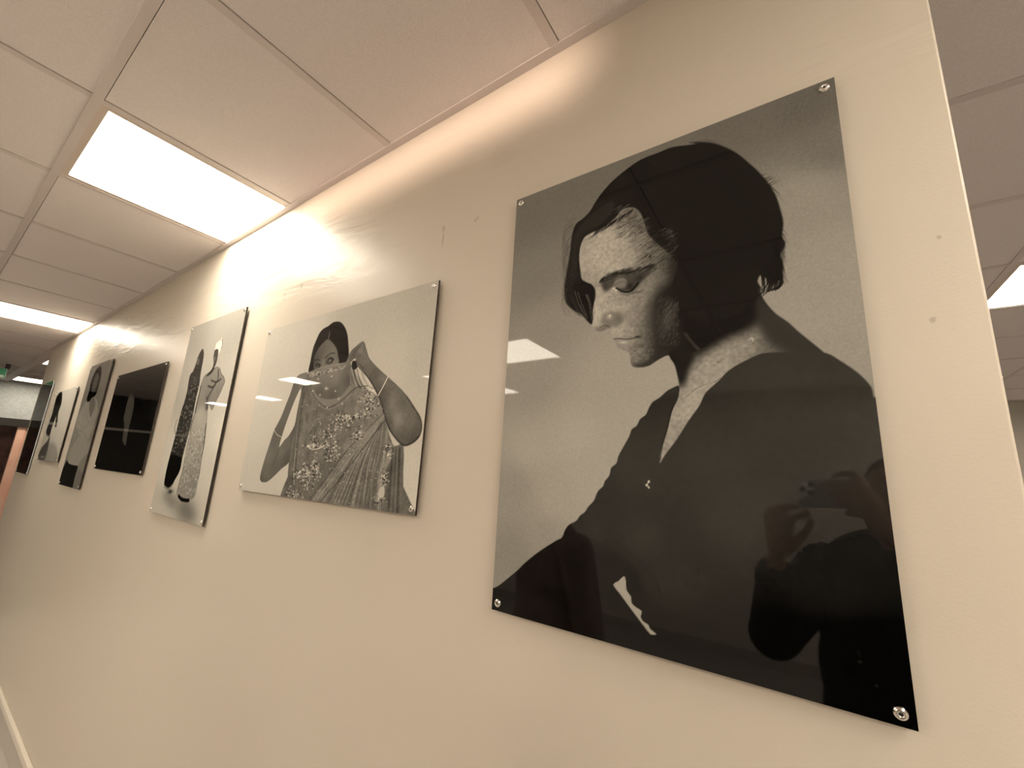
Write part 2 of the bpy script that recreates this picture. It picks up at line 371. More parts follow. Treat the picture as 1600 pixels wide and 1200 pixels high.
class Art:
    """Paints a grey photographic print on a regular grid lying on the print itself.
    Values are tones 0..255; outlines are given as sighted on the wall and carried to the wall plane."""
    def __init__(s, i, step, bg=128, seed=1):
        s.i = i; s.x0, s.x1, s.z0, s.z1 = PR[i]
        s.nx = int(round((s.x1-s.x0)/step))+1; s.nz = int(round((s.z1-s.z0)/step))+1
        s.sx = (s.x1-s.x0)/(s.nx-1); s.sz = (s.z1-s.z0)/(s.nz-1); s.step = step
        s.img = np.full((s.nz, s.nx), float(bg)); s.rng = np.random.default_rng(seed)
        s.J, s.I = np.meshgrid(np.arange(s.nx), np.arange(s.nz))
    def P(s, pts):
        o = []
        for p in pts:
            x, z = on_wall(*p); o.append(((x-s.x0)/s.sx, (z-s.z0)/s.sz))
        return np.array(o)
    def mask(s, pts, soft=0.0, smooth=3):
        q = s.P(pts)
        if smooth: q = catmull(q, smooth)
        m = np.zeros((s.nz, s.nx)); SS = 3
        a = q; b = np.roll(q, -1, 0)
        for r in range(max(0, int(q[:, 1].min())-1), min(s.nz, int(q[:, 1].max())+2)):
            for k in range(SS):
                y = r + (k+0.5)/SS - 0.5
                c = (a[:, 1] <= y) != (b[:, 1] <= y)
                if not c.any(): continue
                xs = np.sort(a[c, 0] + (y-a[c, 1])/(b[c, 1]-a[c, 1])*(b[c, 0]-a[c, 0]))
                for x_0, x_1 in zip(xs[0::2], xs[1::2]):
                    lo, hi = max(x_0, -0.5), min(x_1, s.nx-0.5)
                    if hi <= lo: continue
                    i0, i1 = int(math.floor(lo+0.5)), int(math.floor(hi+0.5))
                    i1 = min(i1, s.nx-1); i0 = min(i0, s.nx-1)
                    if i0 == i1: m[r, i0] += (hi-lo)/SS
                    else:
                        m[r, i0] += (i0+0.5-lo)/SS; m[r, i0+1:i1] += 1.0/SS; m[r, i1] += (hi-(i1-0.5))/SS
        m = np.clip(m, 0, 1)
        if soft: m = blur(m, soft*0.001/s.step)
        return m
    def field(s, samples, power=3.0):
        """samples (px, py, tone) blended by inverse distance"""
        q = s.P([(a, b) for a, b, _ in samples]); num = 0; den = 0
        for (x, y), (_, _, v) in zip(q, samples):
            d = ((s.J-x)**2+(s.I-y)**2)+30.0
            w_ = d**(-power/2); num = num+w_*v; den = den+w_
        return blur(num/den, 6*0.001/s.step)
    def poly(s, pts, val, soft=0.0, smooth=3, alpha=1.0, clip=None):
        m = s.mask(pts, soft, smooth)*alpha
        if clip is not None: m = m*clip
        s.img = s.img*(1-m) + val*m
        return m
    def blob(s, px, py, rx, ry, ang, val, alpha=1.0, clip=None):
        """gaussian spot; rx, ry as sighted pixels, ang degrees as sighted"""
        c, n = math.cos(math.radians(ang)), math.sin(math.radians(ang))
        q = s.P([(px, py), (px+rx*c, py+rx*n), (px-ry*n, py+ry*c)])
        A = np.array([q[1]-q[0], q[2]-q[0]]).T; Ai = np.linalg.inv(A)
        R = 3.0*max(np.linalg.norm(A[:, 0]), np.linalg.norm(A[:, 1]))+2
        a0, a1 = max(0, int(q[0][0]-R)), min(s.nx, int(q[0][0]+R)+1); b0, b1 = max(0, int(q[0][1]-R)), min(s.nz, int(q[0][1]+R)+1)
        if a0 >= a1 or b0 >= b1: return
        dx = s.J[b0:b1, a0:a1]-q[0][0]; dy = s.I[b0:b1, a0:a1]-q[0][1]
        u = Ai[0, 0]*dx+Ai[0, 1]*dy; v = Ai[1, 0]*dx+Ai[1, 1]*dy
        m = np.exp(-(u*u+v*v))*alpha
        if clip is not None: m = m*clip[b0:b1, a0:a1]
        s.img[b0:b1, a0:a1] = s.img[b0:b1, a0:a1]*(1-m)+val*m
    def stroke(s, pts, width, val, alpha=1.0, taper=(1, 1), clip=None, smooth=5):
        """width in mm on the print"""
        q = catmull(s.P(pts), smooth, closed=False); n = len(q)
        for k in range(n-1):
            t = k/max(n-2, 1); wd = width*(taper[0]*(1-t)+taper[1]*t)*0.5*0.001/s.step
            a, b = q[k], q[k+1]; R = wd+2
            a0, a1 = max(0, int(min(a[0], b[0])-R)), min(s.nx, int(max(a[0], b[0])+R)+2)
            b0, b1 = max(0, int(min(a[1], b[1])-R)), min(s.nz, int(max(a[1], b[1])+R)+2)
            if a0 >= a1 or b0 >= b1: continue
            d = b-a; L = d@d+1e-9
            X = s.J[b0:b1, a0:a1]-a[0]; Y = s.I[b0:b1, a0:a1]-a[1]
            tt = np.clip((X*d[0]+Y*d[1])/L, 0, 1); D = np.hypot(X-tt*d[0], Y-tt*d[1])
            m = np.clip(wd+0.5-D, 0, 1)*min(1.0, wd*2+0.15)*alpha
            if clip is not None: m = m*clip[b0:b1, a0:a1]
            # avoid double darkening where segments join
            cur = s.img[b0:b1, a0:a1]; new = cur*(1-m)+val*m
            s.img[b0:b1, a0:a1] = new
    def noise(s, amp, sig, m=None):
        n = s.rng.standard_normal(s.img.shape); n = blur(n, sig); n = n/(n.std()+1e-9)*amp
        s.img = s.img + (n if m is None else n*m)
    def mesh(s, name, mats, gain=1.0, sub=0.0):
        nx, nz = s.nx, s.nz
        me = bpy.data.meshes.new(name)
        v = np.empty((nz, nx, 3)); v[..., 0] = np.linspace(s.x0, s.x1, nx)[None, :]-(s.x0+s.x1)/2
        v[..., 1] = 0; v[..., 2] = np.linspace(s.z0, s.z1, nz)[:, None]-(s.z0+s.z1)/2
        idx = np.arange(nx*nz).reshape(nz, nx)
        f = np.stack([idx[:-1, :-1], idx[:-1, 1:], idx[1:, 1:], idx[1:, :-1]], -1).reshape(-1)
        nf = (nx-1)*(nz-1)
        me.vertices.add(nx*nz); me.vertices.foreach_set('co', v.ravel())
        me.loops.add(nf*4); me.loops.foreach_set('vertex_index', f.astype(np.int32))
        me.polygons.add(nf); me.polygons.foreach_set('loop_start', np.arange(0, nf*4, 4, dtype=np.int32))
        try: me.polygons.foreach_set('loop_total', np.full(nf, 4, dtype=np.int32))
        except Exception: pass
        me.update(calc_edges=True)
        at = me.color_attributes.new('tone', 'FLOAT_COLOR', 'POINT')
        a = np.clip(lin(s.img)*gain - sub, 0.0015, 0.95)
        col = np.ones((nz, nx, 4)); col[..., 0] = a; col[..., 1] = a*0.965; col[..., 2] = a*0.865
        at.data.foreach_set('color', col.ravel().astype(np.float32))
        me.materials.append(mats)
        return me

def print_material():
    m = mat('glossy_face_mounted_print', rough=0.03, spec=0.5)
    b = m.node_tree.nodes['Principled BSDF']
    a = nd(m, 'ShaderNodeVertexColor'); a.layer_name = 'tone'
    lk(m, a.outputs['Color'], b.inputs['Base Color'])
    b.inputs['IOR'].default_value = 1.45
    return m
M['print'] = print_material()

def hang(i, label, art, inset=0.0135, dark_edge=True, gain=1.0, sub=0.0):
    x0, x1, z0, z1 = PR[i]; cx, cz = (x0+x1)/2, (z0+z1)/2; W, H = (x1-x0)/2, (z1-z0)/2
    r = empty('portrait_print', (cx, -0.0005, FH+cz))
    tag(r, label, 'picture', 'frameless portrait prints screwed to the gallery wall')
    obj('acrylic_panel', B(-W, W, -0.0128, -0.0068, -H, H, bevel=0.0006), M['panel_edge' if dark_edge else 'panel_edge_light'], r)
    obj('standoff_batten', B(-W+0.03, W-0.03, -0.0068, 0.0, -H+0.03, H-0.03), M['black_trim'], r)
    f = art.mesh('printed_face', M['print'], gain, sub)
    fo = bpy.data.objects.new('printed_face', f); C.objects.link(fo); fo.parent = r; fo.location = (0, -0.0130, 0)
    for sx in (-1, 1):
        for sz in (-1, 1):
            bm = bmesh.new()
            rot = Matrix.Translation((sx*(W-inset), -0.0130, sz*(H-inset))) @ Matrix.Rotation(math.pi/2, 4, 'X')
            lathe(bm, [(0.0, 0.0), (0.0072, 0.0), (0.0072, 0.0010), (0.0064, 0.0024), (0.0048, 0.0036), (0.0026, 0.0042), (0.0022, 0.0028), (0, 0.0028)], 28, rot)
            s_ = obj('screw', bm, M['chrome'], r, smooth=True)
            bm = bmesh.new(); lathe(bm, [(0, 0.0029), (0.0019, 0.0029), (0.0019, 0.0031), (0, 0.0031)], 6, rot)
            obj('socket', bm, M['socket'], s_)
    return r
# ---------------------------------------------------------------- print 1: woman in profile looking down
def art_profile():
    A = Art(0, 0.00105, seed=3)
    A.img = A.field([(830, 340, 108), (900, 300, 108), (1000, 250, 108), (1150, 195, 100), (1270, 160, 94), (1300, 230, 106), (1260, 300, 134), (1290, 420, 140), (1330, 560, 138),
                     (840, 430, 120), (850, 520, 136), (830, 600, 140), (950, 590, 152), (1035, 600, 152), (1000, 650, 154), (900, 680, 158), (830, 700, 154), (870, 780, 152),
                     (800, 760, 134), (800, 860, 126), (850, 840, 138), (920, 740, 154), (1250, 500, 142), (1000, 960, 150)])
    A.noise(2.2, 0.7)
    # --- skin base: face + neck + chest
    skin = [(1183, 440), (1188, 457), (1196, 472), (1212, 490), (1231, 503), (1245, 516), (1262, 530), (1290, 553), (1300, 566), (1240, 600), (1150, 590), (1120, 640), (1060, 720), (1031, 728), (1032, 708), (1037, 692),
            (1044, 668), (1050, 643), (1058, 625), (1061, 612), (1061, 600), (1058, 585), (1054, 570), (1048, 561), (1043, 555), (1027, 563), (1015, 571), (1003, 574), (993, 574), (987, 571),
            (985, 562), (983, 552), (976, 548), (968, 545), (963, 540), (961, 534), (957, 529), (960, 529), (958, 526), (955, 521), (951, 513), (943, 517), (935, 518), (928, 514), (925, 505),
            (926, 496), (926, 482), (929, 468), (929, 453), (925, 445), (915, 441), (909, 436), (907, 425), (905, 407), (905, 390), (900, 370), (940, 330), (1000, 310), (1060, 320), (1120, 380)]
    tone = A.field([(912, 380, 158), (912, 410, 164), (915, 432, 150), (930, 370, 168), (935, 400, 172), (950, 365, 172), (960, 385, 168), (975, 365, 160), (955, 415, 166), (980, 400, 158), (985, 340, 108),
                    (970, 345, 128), (1000, 380, 138), (1000, 350, 100), (1010, 400, 118), (1020, 385, 95), (1030, 410, 84), (1045, 420, 62), (1025, 425, 108), (1035, 440, 96), (1015, 432, 125),
                    (938, 445, 152), (935, 465, 166), (933, 485, 176), (930, 505, 168), (936, 512, 132), (945, 470, 158), (955, 480, 158), (970, 475, 152), (985, 475, 146), (940, 495, 168), (948, 505, 140),
                    (1000, 470, 128), (1010, 455, 124), (1002, 490, 118), (1014, 480, 92), (990, 500, 128), (1000, 515, 112), (1012, 510, 78), (975, 510, 156), (968, 520, 160), (985, 515, 140),
                    (990, 560, 118), (1000, 550, 116), (1010, 540, 96), (1000, 568, 96), (1020, 550, 70), (1035, 545, 48), (1022, 528, 62), (975, 535, 140), (980, 543, 128),
                    (1040, 500, 76), (1050, 490, 66), (1035, 515, 66), (1028, 480, 56), (1045, 460, 36), (1060, 450, 24), (1060, 480, 46), (1050, 530, 44), (1060, 510, 38), (1062, 545, 34),
                    (1080, 430, 20), (1100, 460, 18), (1130, 430, 16), (1090, 500, 17), (1120, 500, 17), (1160, 470, 20), (1150, 500, 19), (1060, 570, 24), (1063, 590, 30), (1072, 560, 30), (1078, 545, 34), (1090, 530, 26),
                    (1180, 465, 36), (1185, 490, 46), (1200, 500, 52), (1215, 515, 54), (1235, 535, 52), (1260, 540, 50), (1205, 535, 66),
                    (1110, 550, 130), (1095, 570, 146), (1080, 590, 152), (1085, 620, 158), (1075, 640, 156), (1060, 660, 146), (1045, 690, 138), (1070, 610, 144), (1125, 560, 144), (1150, 545, 142), (1170, 525, 128), (1185, 520, 112),
                    (1140, 530, 118), (1180, 540, 126), (1200, 545, 96), (1066, 625, 138), (1120, 580, 150), (1160, 520, 110)], power=4.0)
    fm = A.poly(skin, tone, soft=0.5)
    # skin texture
    A.noise(5.5, 1.1, fm*np.clip((A.img-45)/80, 0, 1)); A.noise(2.2, 3.0, fm*np.clip((A.img-45)/80, 0, 1))
    # soft shadow under the jaw falling on the neck
    A.poly([(1044, 552), (1066, 545), (1082, 556), (1074, 576), (1069, 596), (1065, 603), (1061, 600), (1056, 572)], 26, soft=3.2, clip=fm)
    A.poly([(1060, 440), (1120, 400), (1180, 430), (1184, 470), (1180, 505), (1155, 520), (1130, 531), (1108, 545), (1088, 553), (1072, 540), (1064, 500)], 15, soft=6, clip=fm, alpha=0.95)
    A.poly([(1182, 440), (1200, 478), (1236, 508), (1290, 552), (1262, 552), (1222, 545), (1196, 528), (1186, 505), (1180, 470)], 48, soft=4, clip=fm, alpha=0.9)
    A.stroke([(1070, 520), (1082, 536), (1092, 546)], 5, 56, 0.5, clip=fm); A.blob(1042, 495, 9, 16, 20, 82, 0.5, clip=fm)
    A.stroke([(1070, 622), (1090, 606), (1112, 598), (1126, 590)], 2.0, 122, 0.7, clip=fm); A.stroke([(1078, 616), (1100, 604), (1126, 588)], 1.2, 176, 0.5, clip=fm)
    A.blob(1122, 566, 1.6, 1.6, 0, 70, 0.9); A.blob(1205, 543, 1.3, 1.3, 0, 45, 0.9); A.stroke([(1170, 531), (1175, 528), (1177, 533)], 1.0, 190, 0.8)
    # --- shadows of the face plane: temple, cheek hollow
    A.poly([(1030, 447), (1043, 444), (1062, 440), (1072, 470), (1068, 520), (1050, 545), (1030, 562), (1012, 572), (1018, 545), (1020, 520), (1014, 500), (1017, 480), (1023, 460)], 24, soft=7, clip=fm, alpha=0.55)
    A.blob(1044, 500, 9, 22, 15, 84, 0.45, clip=fm)
    for k in range(260):                                    # fine down on the cheek
        a = 1026+A.rng.random()*34; b = 466+A.rng.random()*75; v = 46+A.rng.random()*60
        A.stroke([(a, b), (a+2+A.rng.random()*2, b-3-A.rng.random()*4)], 0.9, v, 0.35, clip=fm, smooth=2)
    # chin and jaw
    A.poly([(987, 572), (1003, 575), (1015, 572), (1027, 564), (1044, 556), (1040, 549), (1022, 557), (1006, 566), (993, 569)], 40, soft=2.5, clip=fm, alpha=0.8)
    for x, y in ((1011, 549), (1019, 548), (1005, 541), (998, 556), (1006, 560), (1016, 541), (992, 548), (1000, 564), (985, 566)): A.blob(x, y, 2.2, 1.5, -30, 66, 0.6, clip=fm)
    # --- nose
    A.poly([(928, 514), (935, 518), (943, 517), (951, 513), (953, 506), (946, 507), (940, 511), (933, 512)], 104, soft=1.6, clip=fm, alpha=0.8)
    A.poly([(942, 492), (950, 488), (962, 487), (972, 490), (975, 499), (970, 507), (961, 511), (954, 513), (947, 510), (940, 503)], 106, soft=2.6, clip=fm, alpha=0.75)
    A.blob(966, 499, 6, 6, 0, 92, 0.55, clip=fm); A.blob(952, 495, 4.5, 4.0, 0, 178, 0.7, clip=fm); A.blob(953, 493, 1.3, 1.3, 0, 240, 0.9)
    A.blob(932, 488, 3, 14, 8, 190, 0.45, clip=fm); A.stroke([(937, 512), (945, 508), (952, 511)], 1.6, 70, 0.6, clip=fm)
    A.stroke([(938, 475), (942, 487), (941, 498)], 2.5, 138, 0.4, clip=fm); A.blob(958, 517, 3, 7, 0, 178, 0.4, clip=fm)
    A.stroke([(977, 492), (981, 502), (988, 512)], 2.0, 118, 0.45, clip=fm)
    # --- eye
    A.poly([(938, 440), (946, 432), (960, 428), (977, 427), (993, 424), (1010, 419), (1024, 415), (1017, 426), (1006, 436), (998, 446), (990, 454), (977, 458), (968, 454), (960, 447), (953, 452), (946, 456), (941, 450)], 62, soft=2.6, clip=fm, alpha=0.9)
    A.stroke([(938, 440), (947, 432), (960, 427), (978, 427), (994, 423), (1008, 418), (1022, 413)], 8.0, 44, 0.75, taper=(.7, .5), clip=fm)
    A.stroke([(944, 433), (958, 425), (975, 421), (992, 418)], 4.0, 120, 0.5, clip=fm)
    for k in range(150):
        t = A.rng.random(); a = 938+t*84; b = 440-13*min(1, t*3.2)-12*max(0, t-.25)+A.rng.normal()*2.6
        A.stroke([(a, b), (a+5, b-2.6)], 0.9, 28, 0.6, clip=fm, smooth=2)
    A.poly([(959, 446), (961, 437), (968, 433), (976, 434), (980, 440), (978, 448), (971, 450), (963, 449)], 116, soft=1.4, clip=fm)
    A.stroke([(958, 441), (966, 435), (976, 434), (982, 440)], 1.2, 66, 0.7); A.stroke([(961, 446), (968, 441), (977, 440), (984, 444)], 1.0, 70, 0.6)
    A.stroke([(963, 450), (972, 455), (982, 456), (990, 451), (997, 442)], 5.0, 22, 0.85, taper=(.5, .8)); A.blob(985, 447, 6, 6, -30, 34, 0.8); A.blob(1000, 434, 9, 5, -35, 40, 0.75, clip=fm)
    A.blob(1010, 426, 8, 4, -30, 56, 0.6, clip=fm); A.blob(946, 446, 3, 6, 0, 58, 0.75, clip=fm)
    for k in range(9): A.stroke([(968+k*3, 456-k*.2), (973+k*3.4, 461-k*.5), (980+k*3.2, 462-k*1.2)], 0.7, 60, 0.6)
    A.blob(959, 451, 2.0, 2.2, 20, 205, 0.9); A.blob(962.5, 454, 1.2, 1.2, 0, 245, 1); A.stroke([(952, 457), (960, 460), (972, 461), (984, 460)], 1.6, 118, 0.5)
    for pts in ([(945, 471), (955, 468), (966, 468), (980, 463)], [(950, 464), (962, 463)], [(975, 466), (985, 468), (996, 458)], [(1000, 447), (1007, 440)]): A.stroke(pts, 1.0, 112, 0.5, clip=fm)
    A.blob(1016, 400, 1.6, 2.6, 25, 30, 0.95); A.blob(992, 391, 1.5, 1.5, 0, 120, .5)
    # --- mouth
    A.poly([(960, 530), (968, 528), (978, 529), (988, 528), (997, 526), (994, 531), (986, 540), (980, 549), (975, 546), (968, 541), (963, 537)], 136, soft=1.2, clip=fm, alpha=0.7)
    A.stroke([(959, 530), (968, 529), (978, 530), (988, 529), (998, 526)], 1.8, 62, 0.85, clip=fm); A.blob(996, 526.5, 5, 1.8, -8, 26, 0.9, clip=fm)
    A.blob(974, 535, 6, 1.8, 0, 208, 0.65, clip=fm); A.blob(986, 545, 6, 3, 60, 96, 0.35, clip=fm); A.blob(1000, 540, 9, 3, -10, 74, 0.5, clip=fm)
    for k in range(120):
        a = 986+A.rng.random()*36; b = 505+A.rng.random()*62; A.blob(a, b, 1.4, 1.4, 0, 60+A.rng.random()*110, 0.25, clip=fm)
    for k in range(90):
        a = 915+A.rng.random()*90; b = 370+A.rng.random()*55; A.blob(a, b, 1.6, 1.2, 0, 140+A.rng.random()*50, 0.25, clip=fm)
    # --- hair
    hair = [(932, 313), (922, 330), (910, 342), (900, 350), (894, 366), (891, 392), (887, 416), (883, 441), (882, 458), (885, 474), (896, 485), (909, 492), (917, 501), (924, 507), (926, 500), (926, 486), (929, 468), (930, 454),
            (925, 445), (916, 441), (909, 436), (907, 425), (905, 407), (905.5, 393), (908, 381), (914, 370), (926, 363), (940, 357), (951, 349), (963, 339), (970, 329), (982, 324), (994, 326), (1002, 335), (1007, 348), (1012, 364),
            (1022, 376), (1036, 388), (1052, 402), (1060, 420), (1052, 440), (1060, 470), (1080, 500), (1130, 500), (1170, 480), (1184, 462), (1183, 444), (1188, 430), (1200, 436), (1208, 425), (1214, 440), (1222, 428), (1223, 410), (1219, 398), (1225, 388),
            (1227, 378), (1222, 370), (1224, 348), (1219, 326), (1211, 303), (1196, 281), (1176, 260), (1152, 240), (1131, 229), (1110, 223), (1080, 226), (1050, 230), (1030, 238), (1000, 250), (972, 270), (950, 290)]
    hm = A.poly(hair, 26, soft=0.7)
    A.poly([(945, 318), (958, 312), (962, 322), (950, 342), (932, 356), (915, 362), (905, 378), (903, 405), (906, 434), (898, 440), (890, 440), (893, 400), (899, 362), (912, 345), (925, 333)], 42, soft=3, clip=hm, alpha=0.8)
    # loose hair over the temple, the fringe and the nape
    for k in range(640):
        t = A.rng.random()
        if t < .45: a, b = 966+A.rng.random()*50, 318+A.rng.random()*52; b += max(0, (a-985))*.7
        else: a, b = 1002+A.rng.random()*58, 352+A.rng.random()*70
        L = 5+A.rng.random()*13; c = A.rng.normal()*3
        A.stroke([(a, b), (a-L*.5+c*.4, b+L*.35), (a-L, b+L*.55+c)], 0.9, A.rng.choice([24, 34, 96, 126]), 0.55, taper=(1, .3), smooth=3, clip=np.clip(fm+hm, 0, 1))
    for k in range(110):
        t = A.rng.random(); a = 930+t*60; b = 368-t*36
        A.stroke([(a, b-6), (a-4, b), (a-9-A.rng.random()*8, b+6+A.rng.random()*4)], 1.0, 26, 0.6, taper=(1, .2), smooth=3)
    for k in range(26):                                     # strands of the fringe, light gaps between them
        t = k/25.; A.stroke([(886+t*34, 446+A.rng.random()*10-8*abs(t-.5)), (883+t*42+A.rng.normal(), 464), (892+t*38, 484+t*3), (905+t*20, 493+t*10)], 1.2, A.rng.choice([20, 108, 30, 20, 118]), 0.7, taper=(.2, .5), clip=None)
    A.poly([(896, 442), (908, 439), (922, 446), (929, 456), (929, 468), (922, 478), (912, 476), (900, 466)], 20, soft=1.5, alpha=0.9)
    for k in range(10):
        t = k/9.; A.stroke([(898+t*22, 455+t*6), (905+t*20, 476), (916+t*10, 495+t*6)], 1.0, A.rng.choice([20, 135, 24]), 0.75, taper=(1, .5))
    for k in range(46):                                     # wisps outside the outline
        t = A.rng.random(); a = 893-A.rng.random()*7; b = 350+t*110
        A.stroke([(a+8, b-10), (a-3-A.rng.random()*5, b+4), (a-5-A.rng.random()*5, b+22), (a+A.rng.normal()*4, b+38)], 0.8, 50, 0.6, taper=(1, .4))
    for k in range(40):
        t = A.rng.random(); a = 960+t*130; b = 282-t*52-max(0, t-.6)*10
        A.stroke([(a, b), (a+8, b-4-A.rng.random()*5), (a+22, b-6-A.rng.random()*4), (a+34, b-6)], 0.9, 30, 0.75, taper=(1, .2))
    for k in range(60):
        t = A.rng.random(); a = 1090+t*120; b = 224+t*t*80
        A.stroke([(a-14, b-1), (a+2, b+1-A.rng.random()*4), (a+18, b+14+A.rng.normal()*2)], 0.9, 30, 0.75, taper=(1, .2))
    for k in range(70):
        a = 1216+A.rng.random()*8; b = 360+A.rng.random()*75; A.stroke([(a-8, b-6), (a+1, b), (a+3+A.rng.random()*6, b+8+A.rng.random()*8)], 0.9, 20, 0.8, taper=(1, .2))
    for k in range(26):
        t = k/25.; a = 1188+t*32; dk = A.rng.random() < .8; A.stroke([(a, 420 if dk else 436+A.rng.random()*8), (a+3, 442), (a+2-8*t+A.rng.normal()*2, 452+A.rng.random()*10*(1-t)), (a-7+A.rng.normal()*3, 462-t*22+A.rng.random()*8)], 1.9 if dk else 1.0, 15 if dk else 118, 0.9 if dk else .6, taper=(1, .15) if dk else (.3, .3))
    A.poly([(1040, 392), (1062, 398), (1085, 430), (1080, 470), (1064, 470), (1055, 446), (1046, 434), (1052, 418)], 26, soft=7, alpha=.9)
    A.poly([(1000, 318), (1020, 322), (1040, 380), (1030, 384), (1016, 366), (1008, 340)], 26, soft=4, alpha=.6)
    for k in range(60):                                     # quiet sheen in the dark hair
        t = A.rng.random(); a = 960+t*200; b = 300+A.rng.random()*90
        A.stroke([(a+40, b-24), (a+18, b-16), (a-6, b+6)], 1.4, 24, 0.25, clip=hm)
    A.stroke([(1005, 248), (1022, 256), (1040, 266)], 1.0, 50, 0.6, clip=hm)
    for k in range(150):
        t = A.rng.random(); a = 940+t*270; b = 300-72*math.sin(min(1, t*1.25)*1.45)+max(0, t-.55)*120
        A.stroke([(a-7, b+9), (a+A.rng.normal()*2, b+3), (a+9+A.rng.random()*6, b-1+A.rng.normal()*2)], 1.1, 26, 0.7, taper=(1, .2), smooth=3)
    # --- dark blouse
    shirt = [(1061, 603), (1053, 605), (1042, 611), (1031, 621), (1020, 628), (1014, 637), (1009, 648), (1000, 655), (995, 665), (987, 671), (983, 682), (973, 700), (966, 713), (963, 724), (955, 731), (952, 743), (945, 752), (942, 760), (934, 768),
             (928, 782), (919, 792), (914, 800), (906, 806), (900, 814), (889, 820), (883, 828), (878, 840), (869, 845), (853, 855), (837, 866), (820, 880), (809, 891), (797, 901), (786, 910), (772, 919), (740, 930), (700, 1100),
             (1200, 1260), (1500, 1300), (1480, 900), (1380, 640), (1366, 622), (1361, 604), (1340, 582), (1312, 563), (1292, 552), (1265, 550), (1240, 550), (1203, 551), (1185, 554), (1160, 566), (1147, 573), (1134, 583),
             (1123, 595), (1105, 611), (1099, 620), (1092, 635), (1076, 657), (1057, 687), (1039, 711), (1031, 724), (1032, 709), (1037, 692), (1044, 668), (1050, 643), (1060, 618)]
    bt = A.field([(1000, 720, 48), (1100, 700, 50), (1200, 620, 52), (1300, 620, 51), (1150, 800, 48), (1000, 840, 43), (930, 830, 38), (905, 870, 14), (850, 900, 2), (900, 940, 3), (960, 900, 16), (820, 950, 2), (1050, 900, 36), (1050, 1010, 20), (1150, 1000, 22), (1300, 900, 32), (1350, 1050, 16), (1250, 1080, 12), (960, 980, 8), (1400, 1100, 10), (1340, 720, 42)])  # reflections painted in: wall lightens the upper part, coat darkens lower right
    sm = A.poly(shirt, bt, soft=0.5)
    A.noise(0.5, 1.5, sm)
    A.poly([(879, 838), (888, 850), (898, 872), (908, 905), (916, 950), (925, 1000), (760, 990), (765, 925), (800, 898), (835, 866), (866, 846)], 0, soft=4, clip=sm, alpha=0.85)
    A.stroke([(1060, 606), (1059, 622), (1049, 643), (1043, 668), (1036, 692), (1031, 720)], 1.2, 18, 0.7)
    # gap between sleeve and body with a scalloped edge
    A.poly([(975, 900), (966, 908), (958, 913.5), (968, 927), (984, 949), (1005, 978), (1016, 991), (1026, 991), (1016, 983), (1013, 976), (1005, 971), (1001, 963), (1003, 955), (994, 949), (987, 942), (986, 932), (979, 922), (978, 908)], 150, soft=0.4, smooth=2)
    A.stroke([(957, 914), (984, 950), (1017, 993)], 1.4, 52, .7)
    # small jewel
    A.stroke([(1014, 751), (1011, 757), (1014, 762)], 2.2, 150, 0.9); A.blob(1014, 753, 1.2, 1.6, 0, 245, 1); A.blob(1010, 758, 1.4, 1.6, 0, 225, 1); A.blob(1014, 762, 1.0, 1.2, 0, 210, 1); A.blob(1011, 754, 1, 1, 0, 30, .8)
    return A
